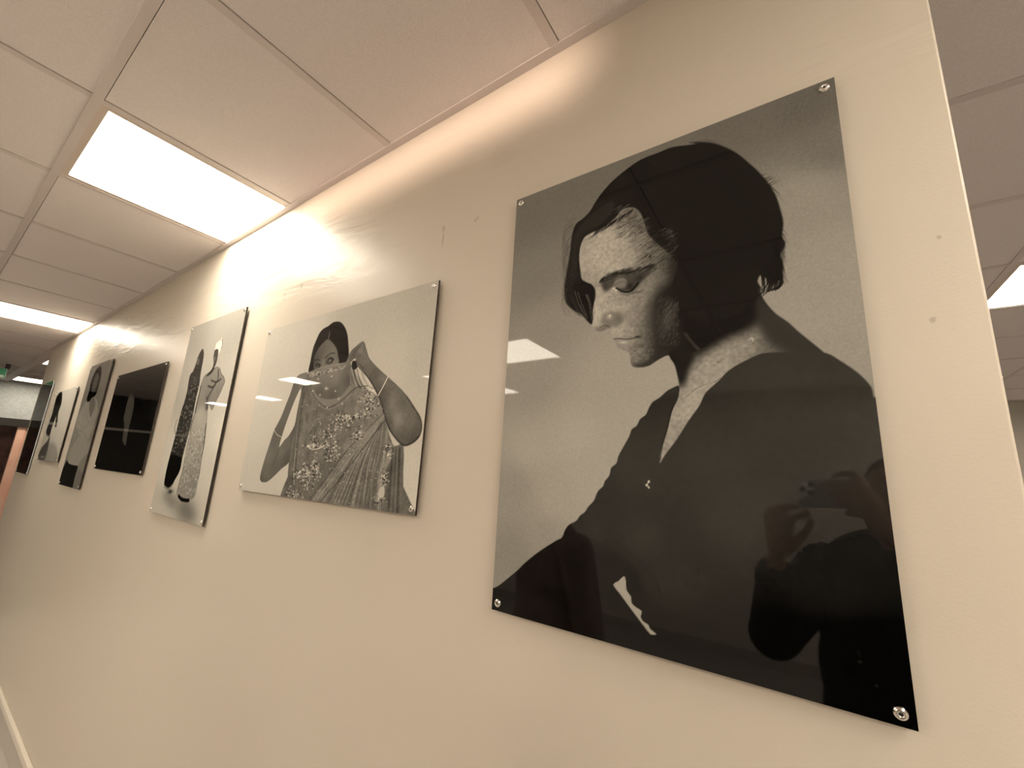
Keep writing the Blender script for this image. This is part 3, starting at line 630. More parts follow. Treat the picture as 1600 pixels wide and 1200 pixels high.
# ---------------------------------------------------------------- print 2: woman veiling her face with a sari
def art_sari():
    A = Art(1, 0.0017, seed=5)
    A.img = A.field([(430, 530, 186), (560, 490, 180), (670, 460, 176), (410, 650, 190), (400, 750, 182), (660, 560, 182), (645, 780, 188), (620, 560, 188), (470, 540, 190)])
    A.noise(1.2, 0.8)
    # right arm and hand
    arm = [(567.7, 533), (556.5, 541), (549, 548), (543, 560), (541, 573), (548, 566), (555, 560), (557, 568), (559.5, 574), (568.5, 583), (577.5, 595), (589.5, 616), (595.5, 631), (600, 649), (606, 667), (612, 678), (624, 692.5), (633, 697), (645, 692.5),
           (655.5, 682), (659.5, 667), (657, 652), (648, 637), (636, 619), (622.5, 604), (606, 589), (591, 575.5), (577.5, 560.5), (573, 548)]
    hood = [(482, 582), (485, 565), (489, 545), (494, 532), (499, 521), (505, 514), (514, 509), (520, 504), (526.7, 502.5), (533, 504), (538.7, 511), (542.7, 522), (544.3, 537), (545, 554), (543, 570), (520, 590), (490, 590)]
    A.poly(hood, 34, soft=0.8)
    face = [(490.5, 578), (489.8, 565), (492.5, 554), (498.5, 543), (506.5, 534), (512, 530), (517.3, 533), (524, 541), (528, 550), (529.5, 559), (527.5, 572), (510, 585), (495, 585)]
    ft = A.field([(493, 565, 66), (500, 548, 84), (508, 540, 96), (513, 536, 100), (520, 548, 112), (505, 562, 96), (511, 556, 100), (522, 562, 118), (524, 568, 120), (503, 571, 112), (498, 560, 80), (527, 556, 96), (516, 545, 104)])
    fm = A.poly(face, ft, soft=1.2)
    A.stroke([(516, 517), (514.5, 523), (513.5, 529)], 3.0, 128, 0.8); A.blob(516, 517, 1.4, 1.4, 0, 170, .9)
    A.poly([(514, 509), (527, 505), (538, 512), (542, 530), (542, 552), (536, 562), (529, 560), (527, 545), (519, 532), (516, 522)], 24, soft=1.5, alpha=.8)
    A.stroke([(508, 559.5), (513, 555), (518.5, 551.6), (523.3, 552.4)], 3.2, 34, 0.9, taper=(1, .6)); A.stroke([(491.5, 563), (495.5, 561.5), (499.5, 563)], 2.6, 38, 0.85)
    A.poly([(510, 566), (513, 561), (518, 559), (521.5, 562), (518, 567), (513, 568)], 52, soft=1.2); A.blob(514.5, 564.5, 2.2, 2.0, 0, 150, .9); A.blob(514.5, 564.5, 1.0, 1.2, 0, 16, .9); A.blob(516.3, 563, .8, .8, 0, 225, .9)
    A.stroke([(509, 567), (513, 560.5), (518, 558.5), (522, 562)], 1.8, 18, 0.9); A.stroke([(511, 568.5), (516, 568.5), (520, 566)], 1.4, 30, .7)
    A.poly([(493.5, 572), (495.5, 568.5), (499, 568.5), (501, 571.5), (498, 574.5)], 48, soft=1.0); A.blob(496.7, 571.5, 1.3, 1.6, 0, 128, .85); A.blob(496.7, 571.5, .7, .9, 0, 18, .9); A.stroke([(493, 572), (496, 568.3), (501, 570)], 1.7, 20, .85)
    A.blob(505, 566, 1.6, 7, 5, 128, .5, clip=fm)
    # left forearm and upper arm
    larm = [(481, 583), (474, 583), (467, 586), (461, 594), (457, 605), (453, 617), (447, 632), (440, 650), (434, 662), (428, 674), (421, 695), (415, 713), (410, 730), (406.7, 743), (406.5, 749), (409, 753), (415, 753.5), (421, 750), (428, 744),
            (439, 733), (452, 722), (462, 700), (466, 670), (470, 640), (474, 615), (482, 600)]
    at = A.field([(470, 590, 112), (462, 602, 96), (455, 625, 98), (444, 650, 100), (437, 670, 96), (426, 690, 98), (420, 710, 112), (414, 740, 104), (409, 750, 84), (430, 730, 96), (440, 705, 108), (450, 690, 104), (458, 680, 88), (448, 718, 84)])
    am = A.poly(larm, at, soft=0.8)
    for pts in (larm[2:16], larm[16:20]): A.stroke(pts, 4, 66, 0.45, clip=am)
    A.stroke([(436, 700), (432, 712), (426, 728)], 2.2, 60, .8); A.stroke([(462, 594), (459, 605), (463, 590)], 1.4, 66, .6); A.stroke([(470, 590), (467, 598), (464, 604)], 1.4, 72, .6)
    A.poly([(470.5, 606), (464, 618), (458, 632), (447.5, 660), (441, 680), (436, 699), (444, 688), (451, 681), (460, 665), (463, 650), (466, 634), (469, 620)], 192, soft=0.5, smooth=2)
    A.stroke([(428, 671), (433, 679), (440, 683)], 2.4, 190, .85); A.stroke([(429, 669), (434, 677), (441, 681)], 1.2, 70, .8)
    # sari body
    sari = [(483, 583), (474, 600), (472, 615), (469, 635), (466, 655), (461, 672), (457, 690), (454, 705), (451.5, 722), (449.5, 745), (447.5, 790), (640, 830), (630, 760), (630.5, 697), (616, 697), (609, 680), (604, 662), (600, 645), (596, 632), (590, 618), (582, 611),
            (572, 608), (566, 600), (559, 588), (552, 575), (545, 566), (536, 567), (516, 570.5), (500, 575)]
    st = A.field([(500, 600, 106), (530, 595, 108), (480, 640, 108), (470, 700, 112), (455, 760, 92), (510, 680, 106), (540, 640, 112), (580, 620, 128), (560, 680, 114), (500, 740, 104), (540, 760, 96), (600, 660, 126), (590, 720, 124), (570, 760, 104), (620, 740, 84), (615, 790, 90), (490, 780, 102), (475, 610, 92)])
    sm = A.poly(sari, st, soft=0.7)
    A.noise(4.5, 0.8, sm); A.noise(6.0, 4.0, sm)
    # white gap behind the right arm, light folds by the fist
    A.poly([(569, 584), (575, 592), (582, 604), (589, 619), (583, 613), (576, 610), (572, 598)], 205, soft=.5, smooth=2)
    for a, b, v in ((549, 0, 160), (552, 2, 70), (555, 4, 175), (558, 5, 80), (561, 7, 185), (565, 8, 120), (568, 9, 165)): A.stroke([(a, 575+b*.4), (a+3, 588+b*.3), (a+7+b*.5, 601+b*.3), (a+10+b, 606+b*.2)], 3.6, v, 0.75, taper=(1, .6))
    A.poly([(550, 566), (557, 562), (559, 570), (557, 576), (551, 577)], 30, soft=1); A.blob(554.5, 562.5, 2.2, 1.3, 0, 225, .95)
    rt = A.field([(566, 540, 116), (557, 547, 92), (560, 560, 98), (570, 565, 116), (575, 575, 106), (568, 578, 84), (583, 590, 92), (600, 592, 118), (594, 612, 84), (600, 630, 84), (612, 630, 124), (628, 628, 100), (620, 655, 136), (643, 660, 112), (626, 688, 92), (654, 660, 92), (645, 687, 78), (608, 662, 84)])
    rm = A.poly(arm, rt, soft=0.8)
    A.stroke(arm[:1]+arm[:-8:-1], 5, 70, 0.35, clip=rm); A.stroke(arm[9:20], 9, 52, 0.5, clip=rm); A.stroke(arm[18:24], 8, 58, 0.5, clip=rm)
    for pts in ([(566, 536), (558, 545), (552, 553), (546, 568)], [(562, 541), (556, 549), (552, 560)], [(570, 545), (566, 552), (562, 557)], [(557, 566), (562, 570), (567, 575)]): A.stroke(pts, 2.0, 62, .65)
    A.blob(564, 550, 4, 5, -40, 138, .5, clip=rm)
    A.stroke([(606.5, 588), (599, 603), (591, 618)], 3.2, 214, 1); A.stroke([(608, 590), (600.5, 605), (592.5, 619)], 1.0, 80, .6)
    A.noise(2.0, 1.2, rm)
    # veil over the face with a jewelled border
    veil = [(482, 583), (492, 578), (503, 573.5), (516, 570.5), (528, 568.5), (539, 566.5), (545, 560), (548, 570), (545, 580), (547, 592), (546, 602), (540, 612), (531, 620), (520, 624), (507, 624), (497, 619), (491, 611), (487, 600)]
    vt = A.field([(490, 585, 108), (510, 578, 124), (530, 572, 130), (505, 595, 112), (525, 590, 122), (538, 585, 104), (500, 612, 90), (520, 616, 88), (535, 605, 104), (543, 595, 84)])
    vm = A.poly(veil, vt, soft=0.7)
    A.stroke([(482, 584), (495, 581), (510, 580), (525, 576), (540, 571)], 5, 140, 0.7)
    for k in range(150):
        t = A.rng.random(); A.blob(484+t*54, 588-t*15+A.rng.normal()*1.6, .8, .7, 0, A.rng.choice([50, 70, 200, 225]), .7)
    A.stroke([(483, 582), (500, 575), (517, 570.6), (538, 567)], 1.5, 168, .6)
    A.poly([(485, 600), (490, 613), (500, 628), (511, 634), (521, 632), (534, 625), (545, 614), (552, 606), (545, 604), (533, 619), (520, 623.5), (505, 623), (495, 617), (489, 608)], 126, soft=1.2, alpha=.8)
    A.stroke([(484, 596), (488, 612), (497, 627), (511, 637), (526, 631), (540, 620), (556, 606), (575, 603)], 4.0, 56, .75, taper=(.6, .6)); A.stroke([(486, 606), (499, 631), (512, 640), (528, 634), (544, 622), (560, 609)], 2.5, 138, .5)
    for x, y in ((510, 607), (524, 611), (500, 617), (489, 611), (529, 623), (518, 588), (535, 631), (560, 627), (511, 637), (497, 592)): A.blob(x, y, 1.1, 1.1, 0, 220, .95)
    A.blob(510, 607, 3.0, 2.4, 0, 190, .6)
    # folds
    for k in range(16):
        t = k/15.; x0, y0 = 601-t*6+A.rng.normal(), 645+t*20; x1, y1 = 475+t*92, 792+t*8
        A.stroke([(x0, y0), ((x0*.6+x1*.4)-5, (y0*.6+y1*.4)-3), ((x0*.3+x1*.7)-4, (y0*.3+y1*.7)), (x1, y1)], 5.5+A.rng.random()*4, A.rng.choice([64, 76, 136, 150]), 0.45, clip=sm, taper=(.4, 1))
    for k in range(15):
        t = k/14.; x0 = 592+t*16; A.stroke([(x0, 655+t*6), (x0-6+t*3, 700), (x0-16+t*4+A.rng.normal()*2, 750), (x0-28+t*16, 806)], 4.0, A.rng.choice([72, 84, 148, 156]), 0.5, clip=sm, taper=(.4, 1))
    for k in range(12):
        t = k/11.; x0 = 613+t*17; A.stroke([(x0, 700), (x0-3+t*2, 740), (x0-8+t*6, 810)], 3.5, A.rng.choice([52, 62, 100, 112]), 0.55, clip=sm)
    for k in range(12):
        t = k/11.; x0 = 476-t*8; A.stroke([(x0, 612+t*12), (x0-7, 670), (x0-13+t*2, 730), (x0-16+t*6, 780)], 3.0, A.rng.choice([70, 80, 128]), 0.45, clip=sm)
    A.stroke([(600, 650), (560, 700), (520, 750), (484, 788)], 7, 140, .5, clip=sm); A.stroke([(602, 656), (566, 702), (528, 752), (492, 792)], 4, 58, .6, clip=sm)
    A.stroke([(462, 705), (459, 735), (460, 757)], 5, 168, .6, clip=sm, taper=(.6, .8))
    A.poly([(607, 700), (612, 702), (612, 716), (606, 726), (600, 740), (596, 752), (603, 748), (598, 768), (595, 778), (588, 786), (586, 775), (592, 765), (590, 752), (597, 735), (603, 718)], 138, soft=.8, alpha=.8)
    A.poly([(592, 765), (600, 760), (600, 775), (592, 782)], 176, soft=.6)
    # embroidery
    def cluster(x, y, rx, ry, n, hi=235):
        for k in range(n):
            a, b = A.rng.normal()*rx, A.rng.normal()*ry
            A.blob(x+a, y+b, .7+A.rng.random()*.7, .6+A.rng.random()*.6, A.rng.random()*180, A.rng.choice([34, 50, 150, 205, hi]), .85, clip=sm)
    for c in ((577, 622, 6, 6, 110), (586, 630, 5, 5, 60), (575, 640, 3, 5, 40), (560, 650, 8, 3, 60), (540, 655, 6, 6, 110), (528, 664, 5, 5, 50), (516, 676, 6, 6, 60), (495, 697, 9, 2.5, 70), (490, 690, 3, 6, 40), (560, 677, 3, 5, 60), (556, 685, 4, 2, 30),
              (518, 711, 6, 5, 100), (523, 698, 3, 5, 30), (471, 740, 5, 6, 120), (489, 742, 5, 7, 110), (492, 727, 3, 6, 50), (483, 758, 6, 4, 30), (607, 703, 3, 6, 60), (600, 747, 3, 6, 70), (593, 782, 5, 3, 40), (455, 772, 5, 5, 50), (462, 774, 5, 2, 30)):
        cluster(*c)
    A.stroke([(481, 697), (487, 702), (497, 701), (505, 697)], 2.6, 214, .8); A.stroke([(484, 700), (486, 694), (490, 694)], 1.8, 205, .8)
    for k in range(70):
        a, b = 455+A.rng.random()*150, 630+A.rng.random()*160; A.blob(a, b, .8, .8, 0, 205, .8, clip=sm)
    A.noise(1.4, .6)
    return A
# ---------------------------------------------------------------- print 3: standing couple
def art_couple():
    A = Art(2, 0.0024, seed=7)
    A.img = A.field([(310, 520, 152), (370, 500, 154), (370, 600, 176), (290, 600, 168), (350, 680, 200), (260, 720, 190), (330, 740, 186), (250, 780, 176), (300, 810, 172), (320, 800, 178)])  # top toned down and bottom raised to offset the uneven lamp light
    # soft shadow on the floor
    for x, y, r in ((262, 775, 9), (270, 785, 10), (290, 790, 12), (286, 800, 14), (296, 805, 12)): A.blob(x, y, r, r*1.3, 0, 92, .5)
    W = [(317, 545), (313.5, 549), (310, 556), (307, 565), (304, 574), (301, 581), (297.5, 585), (295, 594), (292.5, 610), (288, 628), (284, 640), (280, 655), (276, 672), (271, 692), (266, 710), (262, 726), (258.5, 742), (256.5, 758), (262, 763), (268, 760), (273, 750),
         (281, 735), (285, 715), (289, 700), (294, 680), (299, 660), (303, 640), (307, 620), (311.5, 600), (313, 588), (315, 575), (317.5, 562), (318.5, 552)]
    m = A.poly(W, A.field([(312, 560, 40), (305, 600, 50), (296, 640, 58), (285, 680, 62), (278, 712, 46), (270, 735, 14), (262, 755, 16)]), soft=1.2)
    A.blob(309.5, 566, 2.2, 6, 15, 96, .8); A.blob(309.8, 562, 1.2, 1.5, 0, 140, .5); A.blob(305, 592, 3, 6, 15, 84, .6)
    for k in range(380):
        a = 262+A.rng.random()*50; b = 600+A.rng.random()*115; A.blob(a, b, .8, 1.3, 0, A.rng.choice([20, 120, 150]), .6, clip=m)
    A.poly([(268, 712), (284, 716), (281, 735), (273, 751), (266, 760), (258, 758), (261, 736)], 12, soft=2, clip=m, alpha=.8)
    A.stroke([(257, 760), (263, 764), (270, 757)], 10.0, 118, .8); A.blob(266, 768, 4, 3, -30, 30, .8)
    A.stroke([(277, 655), (273, 668), (274, 678)], 8.0, 120, .7)
    # man
    Mn = [(338.8, 573), (333, 577), (326, 582), (321, 586), (317, 592), (313, 604), (309, 622), (304.5, 640), (299, 662), (294, 688), (289, 712), (284.5, 736), (279, 756), (276, 772), (283, 778), (293, 780), (303.5, 777), (308, 757), (312, 739), (315, 718), (318.5, 700),
          (321, 682), (323, 663), (324.5, 640), (327, 632), (331, 641), (338, 627), (344, 615), (349, 603), (351.5, 596), (349.5, 588), (346, 584), (343.5, 575)]
    mt = A.field([(335, 585, 124), (322, 600, 122), (314, 620, 124), (345, 595, 124), (340, 612, 118), (325, 620, 110), (312, 650, 162), (306, 680, 150), (300, 710, 142), (294, 740, 134), (290, 768, 128), (312, 710, 138), (305, 770, 118), (318, 660, 156)])
    m = A.poly(Mn, mt, soft=1.0)
    A.stroke(Mn[:16], 7, 78, .5, clip=m); A.stroke(Mn[22:], 7, 84, .5, clip=m)
    for k in range(520):
        a = 276+A.rng.random()*45; b = 670+A.rng.random()*108; A.blob(a, b, .8, 1.4, 10, A.rng.choice([96, 110, 175, 200]), .5, clip=m)
    for pts in ([(341, 578), (341, 590), (339, 597)], [(330, 594), (338, 597), (345, 592)], [(325, 603), (332, 605), (337, 599)], [(337, 600), (330, 612), (325, 622), (324, 640)], [(314, 604), (309, 625), (305, 645)], [(322, 640), (323, 620)]): A.stroke(pts, 9, 58, .7)
    A.stroke([(322, 663), (318, 700), (312, 739), (306, 772)], 10.0, 60, .6, clip=m)
    A.poly([(322, 588), (327, 582), (332, 575), (334, 566), (335.5, 552), (339, 545), (340.5, 546), (339.5, 560), (337.5, 568), (335, 574), (333, 580), (327, 586)], 40, soft=1.0)
    A.poly([(333.5, 560), (335, 549), (338.5, 545), (341.2, 547), (340, 558), (338, 566), (334.5, 569)], 66, soft=.8); A.blob(336, 560, 1.2, 2.6, 10, 112, .7); A.stroke([(335.5, 553), (339, 554)], 4.0, 30, .7)
    A.poly([(336.2, 546), (337.5, 538), (341, 534), (345, 531), (346.5, 527), (347.5, 535), (347.3, 541), (344, 548), (341.5, 553), (341.5, 547), (338.8, 545)], 206, soft=.9); A.stroke([(347, 530), (347.6, 538), (345.5, 545)], 4.4, 70, .7)
    A.stroke([(301, 655), (306, 630), (311, 610)], 6.0, 205, .6); A.stroke([(297, 672), (303, 650)], 8.0, 60, .6); A.stroke([(279, 775), (285, 781), (295, 782)], 14.0, 18, .85)
    A.noise(1.5, .7)
    return A
# ---------------------------------------------------------------- print 4: almost black portrait
def art_dark():
    A = Art(3, 0.004, seed=9)
    A.img = A.field([(190, 600, 34), (250, 580, 30), (245, 650, 34), (170, 650, 22), (160, 720, 3), (215, 730, 3), (230, 690, 12), (175, 680, 12)])
    A.poly([(205, 615), (209, 620), (210, 626), (208, 642), (204, 658), (201, 670), (198, 686), (195, 700), (191, 694), (192, 680), (194, 665), (192, 645), (196, 634), (199, 624)], 74, soft=3)
    A.poly([(184, 622), (195, 612), (203, 614), (198, 630), (190, 660), (176, 664), (178, 640)], 20, soft=3)
    A.poly([(164, 690), (176, 683), (188, 685), (195, 696), (204, 708), (214, 718), (224, 712), (222, 745), (145, 735), (150, 715)], 2, soft=3)  # dark reflected bodies painted in along the bottom
    A.stroke([(202, 640), (198, 660), (196, 680)], 8, 96, .5); A.noise(2, 2)
    return A
# ---------------------------------------------------------------- print 5: young woman in a pale robe
def art_robe():
    A = Art(4, 0.004, seed=11)
    A.img = A.field([(160, 570, 128), (174, 570, 132), (165, 620, 132), (150, 690, 134), (125, 600, 128), (110, 700, 140), (135, 720, 130), (125, 760, 112)])
    A.poly([(150, 622), (153, 640), (148, 660), (141, 680), (135, 692), (129, 690), (122, 675), (119, 664), (122, 650), (128, 640), (133, 630), (140, 624)], 158, soft=4)
    A.poly([(126, 680), (140, 690), (142, 712), (134, 738), (118, 730), (106, 722), (112, 700)], 156, soft=5)
    A.poly([(140, 705), (150, 712), (140, 750), (124, 755), (120, 730)], 118, soft=5, alpha=.6)
    A.poly([(158, 573), (158, 585), (155, 600), (150, 616), (144, 622), (138, 628), (135.5, 624), (139, 612), (143, 595), (149, 580), (154, 574)], 12, soft=3)
    A.poly([(153.5, 582), (154, 592), (151, 604), (146.5, 613), (143.5, 612), (145, 600), (149, 588)], 88, soft=2.5)
    A.stroke([(149, 593), (152.5, 594)], 5, 44, .7); A.stroke([(146, 606), (149, 607)], 4, 60, .7)
    A.poly([(146, 620), (149, 630), (145, 645), (141, 652), (139, 640), (141, 625)], 118, soft=3)
    for pts in ([(140, 628), (135, 645), (139, 662)], [(150, 630), (147, 650), (142, 668)], [(122, 660), (130, 668), (137, 664)], [(120, 672), (130, 675), (138, 690)]): A.stroke(pts, 8, 112, .35)
    A.poly([(104, 719), (108, 725), (115, 727), (122, 728), (117, 745), (112.5, 765), (88, 760), (96, 738)], 3, soft=1, smooth=0)
    A.noise(1.5, 1.5)
    return A
# ---------------------------------------------------------------- print 6: pale print with a slim dark figure
def art_slim():
    A = Art(5, 0.005, seed=13)
    A.img = A.field([(95, 615, 198), (118, 610, 204), (110, 650, 206), (85, 650, 198), (100, 700, 190), (65, 710, 176)])
    A.poly([(97, 613), (96, 630), (91, 645), (89, 664), (86, 666), (88, 650), (86, 655), (81, 668), (77, 682), (72, 676), (77, 660), (82, 645), (85, 632), (89, 619), (93, 617)], 40, soft=6)
    A.poly([(96, 613), (95, 627), (90, 634), (86, 632), (90, 618)], 26, soft=5); A.poly([(78, 682), (76, 695), (70, 718), (59, 716), (65, 700), (73, 690)], 50, soft=7, alpha=.8)
    A.blob(66, 714, 4, 2, 0, 190, .6); A.poly([(78, 692), (88, 698), (88, 722), (70, 719)], 128, soft=10, alpha=.6)  # grey lower area paints in reflected surroundings
    return A
# ---------------------------------------------------------------- print 7: dark end print, room reflections partly painted into its tones
def art_olive():
    A = Art(6, 0.006, seed=15)
    A.img = A.field([(70, 605, 66), (80, 600, 60), (60, 640, 46), (72, 640, 72), (58, 670, 24), (66, 670, 90), (50, 700, 8), (40, 730, 14), (35, 735, 18)])
    A.poly([(71, 640), (66, 655), (56, 690), (48, 690), (56, 664), (64, 640)], 14, soft=10, alpha=.0)
    A.poly([(75, 640), (72, 660), (66, 693), (58, 690), (63, 665), (68, 645)], 96, soft=12, alpha=.7)
    A.poly([(56, 660), (60, 658), (52, 692), (62, 700), (45, 742), (25, 738), (42, 694)], 8, soft=8)
    A.stroke([(36, 722), (44, 714), (50, 712)], 10, 64, .6); A.stroke([(32, 732), (40, 734)], 10, 52, .5)
    return A
GAIN, SUB = 1.50, 0.011
hang(0, 'largest, nearest portrait print, short-haired woman in profile looking down, dark blouse', art_profile(), gain=GAIN, sub=SUB)
hang(1, 'wide print of a woman veiling her lower face with an embroidered sari', art_sari(), gain=GAIN, sub=SUB)
hang(2, 'tall print of a standing couple, dark dress beside pale coat and turban', art_couple(), gain=GAIN, sub=SUB)
hang(3, 'almost black wide print with a faint pale vertical shape, left of the standing couple print', art_dark(), gain=GAIN, sub=SUB)
hang(4, 'tall grey print of a long-haired woman in a pale robe with a black lower corner', art_robe(), gain=GAIN, sub=SUB)
hang(5, 'pale print with a slim dark standing figure, second from the far end', art_slim(), gain=GAIN, sub=SUB)
hang(6, 'dark narrow-looking print at the far end of the gallery wall, farthest of the row', art_olive(), gain=GAIN, sub=SUB, dark_edge=False)

# ================================================================== the two people standing in front of the prints (seen reflected in them)
def cap(bm, p, q, r1, r2, seg=14, sx=1.0):
    """tapered limb with round ends; sx flattens it sideways"""
    p, q = Vector(p), Vector(q); d = q-p; L = max(d.length, 1e-5)
    rot = d.to_track_quat('Z', 'Y').to_matrix().to_4x4()
    prof = [(r1*math.sin(a), -r1*math.cos(a)) for a in [math.pi/2*k/5 for k in range(6)]]
    prof += [(r2*math.cos(a), L+r2*math.sin(a)) for a in [math.pi/2*k/5 for k in range(6)]]
    lathe(bm, [(max(a, 0) if a > 1e-5 else 0, b) for a, b in prof], seg, Matrix.Translation(p) @ rot @ Matrix.Diagonal((sx, 1, 1, 1)))
def ell(bm, c, r, rz=0.0, tilt=None):
    m = Matrix.Translation(c) @ Matrix.Rotation(rz, 4, 'Z')
    if tilt is not None: m = m @ tilt
    bmesh.ops.create_uvsphere(bm, u_segments=20, v_segments=14, radius=1, matrix=m @ Matrix.Diagonal((r[0], r[1], r[2], 1)))
def fuse(name, bm, m, parent, voxel=0.006, smooth=6):
    """melts the overlapping volumes into one continuous surface"""
    me = bpy.data.meshes.new(name+'_src'); bm.to_mesh(me); bm.free()
    o = bpy.data.objects.new(name+'_src', me); C.objects.link(o)
    r = o.modifiers.new('r', 'REMESH'); r.mode = 'VOXEL'; r.voxel_size = voxel; r.use_smooth_shade = True
    s_ = o.modifiers.new('s', 'SMOOTH'); s_.factor = 0.6; s_.iterations = smooth
    dg = bpy.context.evaluated_depsgraph_get(); dg.update()
    out = bpy.data.meshes.new_from_object(o.evaluated_get(dg)); out.name = name
    bpy.data.objects.remove(o); bpy.data.meshes.remove(me)
    out.materials.clear(); out.materials.append(m)
    out.polygons.foreach_set('use_smooth', [True]*len(out.polygons))
    n = bpy.data.objects.new(name, out); C.objects.link(n)
    if parent: n.parent = parent; n.location = -parent.location
    return n
M['skin'] = noisy(mat('skin', rough=0.5), (0.52, 0.30, 0.21), (0.62, 0.38, 0.28), 14)
M['coat'] = noisy(mat('dark_coat', rough=0.85), (0.018, 0.017, 0.018), (0.035, 0.032, 0.032), 90, bump=0.6, bscale=200, bdist=0.004)
M['scarf'] = noisy(mat('black_scarf', rough=0.9), (0.008, 0.008, 0.009), (0.02, 0.018, 0.02), 120, bump=0.8, bscale=150, bdist=0.006)
M['trousers'] = mat('dark_trousers', (0.03, 0.032, 0.04), 0.8)
M['shirt'] = noisy(mat('grey_pink_shirt', rough=0.8), (0.34, 0.27, 0.25), (0.40, 0.32, 0.30), 30)
M['shoe'] = mat('black_shoe', (0.015, 0.013, 0.012), 0.35)
M['hair'] = noisy(mat('dark_reddish_hair', rough=0.6), (0.03, 0.014, 0.009), (0.07, 0.03, 0.018), 60, bump=0.5, bscale=120, bdist=0.004)
M['eye'] = mat('eye_white', (0.75, 0.72, 0.68), 0.2)
M['iris'] = mat('iris', (0.05, 0.03, 0.02), 0.15)
M['lip'] = mat('lip', (0.42, 0.18, 0.14), 0.45)
M['phone'] = mat('phone_back_glass', (0.42, 0.45, 0.50), 0.25)
M['phone_rim'] = mat('phone_rim', (0.35, 0.36, 0.38), 0.25, metal=1.0)
M['lens'] = mat('lens_glass', (0.01, 0.01, 0.015), 0.05)
M['flash'] = mat('phone_flash', (0.8, 0.75, 0.6), 0.3)
def V(x, y, z): return Vector((x, y, FH+z))

def head(bm, c, yaw, pitch=0.0):
    """skull, jaw, nose, brow and ears; c = centre, facing direction yaw about z from +y"""
    Rz = Matrix.Rotation(yaw, 4, 'Z') @ Matrix.Rotation(pitch, 4, 'X')
    def L(x, y, z): return c + (Rz @ Vector((x, y, z)))
    def e(x, y, z, a, b, d): bmesh.ops.create_uvsphere(bm, u_segments=20, v_segments=14, radius=1, matrix=Matrix.Translation(L(x, y, z)) @ Rz @ Matrix.Diagonal((a, b, d, 1)))
    e(0, -0.012, 0.028, 0.076, 0.094, 0.088); e(0, 0.022, -0.035, 0.060, 0.066, 0.072); e(0, 0.048, -0.086, 0.032, 0.030, 0.026)
    e(0, 0.075, 0.012, 0.048, 0.016, 0.012)                       # brow
    for s in (-1, 1):
        e(s*0.038, 0.056, -0.030, 0.022, 0.024, 0.022)            # cheeks
        e(s*0.078, -0.006, -0.012, 0.009, 0.020, 0.032); e(s*0.080, -0.004, -0.034, 0.007, 0.011, 0.012)
    cap(bm, L(0, 0.086, 0.006), L(0, 0.104, -0.034), 0.008, 0.013)
    for s in (-1, 1): e(s*0.012, 0.094, -0.037, 0.009, 0.011, 0.008)
    e(0, 0.086, -0.062, 0.024, 0.010, 0.007); e(0, 0.085, -0.072, 0.020, 0.009, 0.007)
    return L, Rz
def face_parts(parent, L, Rz):
    for s in (-1, 1):
        bm = bmesh.new(); bmesh.ops.create_uvsphere(bm, u_segments=16, v_segments=12, radius=0.0120, matrix=Matrix.Translation(L(s*0.031, 0.0715, -0.006)) @ Rz)
        ob = obj('eye', bm, M['eye'], parent, smooth=True); ob.location = -parent.location
        bm = bmesh.new(); bmesh.ops.create_uvsphere(bm, u_segments=12, v_segments=8, radius=0.0060, matrix=Matrix.Translation(L(s*0.031, 0.0785, -0.007)) @ Rz)
        obj('iris', bm, M['iris'], ob, smooth=True)
        bm = bmesh.new(); cap(bm, L(s*0.016, 0.094, 0.016), L(s*0.047, 0.084, 0.018), 0.004, 0.003)
        b_ = obj('eyebrow', bm, M['hair'], parent, smooth=True); b_.location = -parent.location
    bm = bmesh.new(); cap(bm, L(-0.019, 0.090, -0.067), L(0.019, 0.090, -0.067), 0.0055, 0.0055); cap(bm, L(-0.012, 0.0935, -0.069), L(0.012, 0.0935, -0.069), 0.006, 0.006)
    fuse('lips', bm, M['lip'], parent, 0.0025, 2)
def finger(bm, pts, r0, r1):
    n = len(pts)-1
    for k in range(n):
        a = r0+(r1-r0)*k/n; b = r0+(r1-r0)*(k+1)/n; cap(bm, pts[k], pts[k+1], a, b, 12)
def legs(bm, hipc, rv, r, foot_yaw, ankle_z=-FH+0.07, fl=0.0):
    for s in (-1, 1):
        h_ = hipc + rv*(s*0.095); k = hipc + rv*(s*0.10); k.z = FH-2.235; k += Vector((-rv.y, rv.x, 0))*0.02; a = hipc + rv*(s*0.11); a.z = 0.09
        cap(bm, h_, k, 0.088*r, 0.058*r); cap(bm, k, a, 0.056*r, 0.040*r)
def shoes(hipc, rv, parent):
    fv = Vector((-rv.y, rv.x, 0))
    for s in (-1, 1):
        a = hipc + rv*(s*0.11); a.z = 0
        bm = bmesh.new(); cap(bm, a+Vector((0, 0, 0.048))-fv*0.03, a+Vector((0, 0, 0.040))+fv*0.15, 0.046, 0.038); cap(bm, a+Vector((0, 0, 0.10)), a+Vector((0, 0, 0.05)), 0.046, 0.046)
        cap(bm, a+Vector((0, 0, 0.014))-fv*0.03, a+Vector((0, 0, 0.013))+fv*0.16, 0.013, 0.013)
        box(bm, 0, 0.001, 0, 0.001, 0, 0.001) if False else None
        o = fuse('shoe', bm, M['shoe'], parent, 0.006, 3)

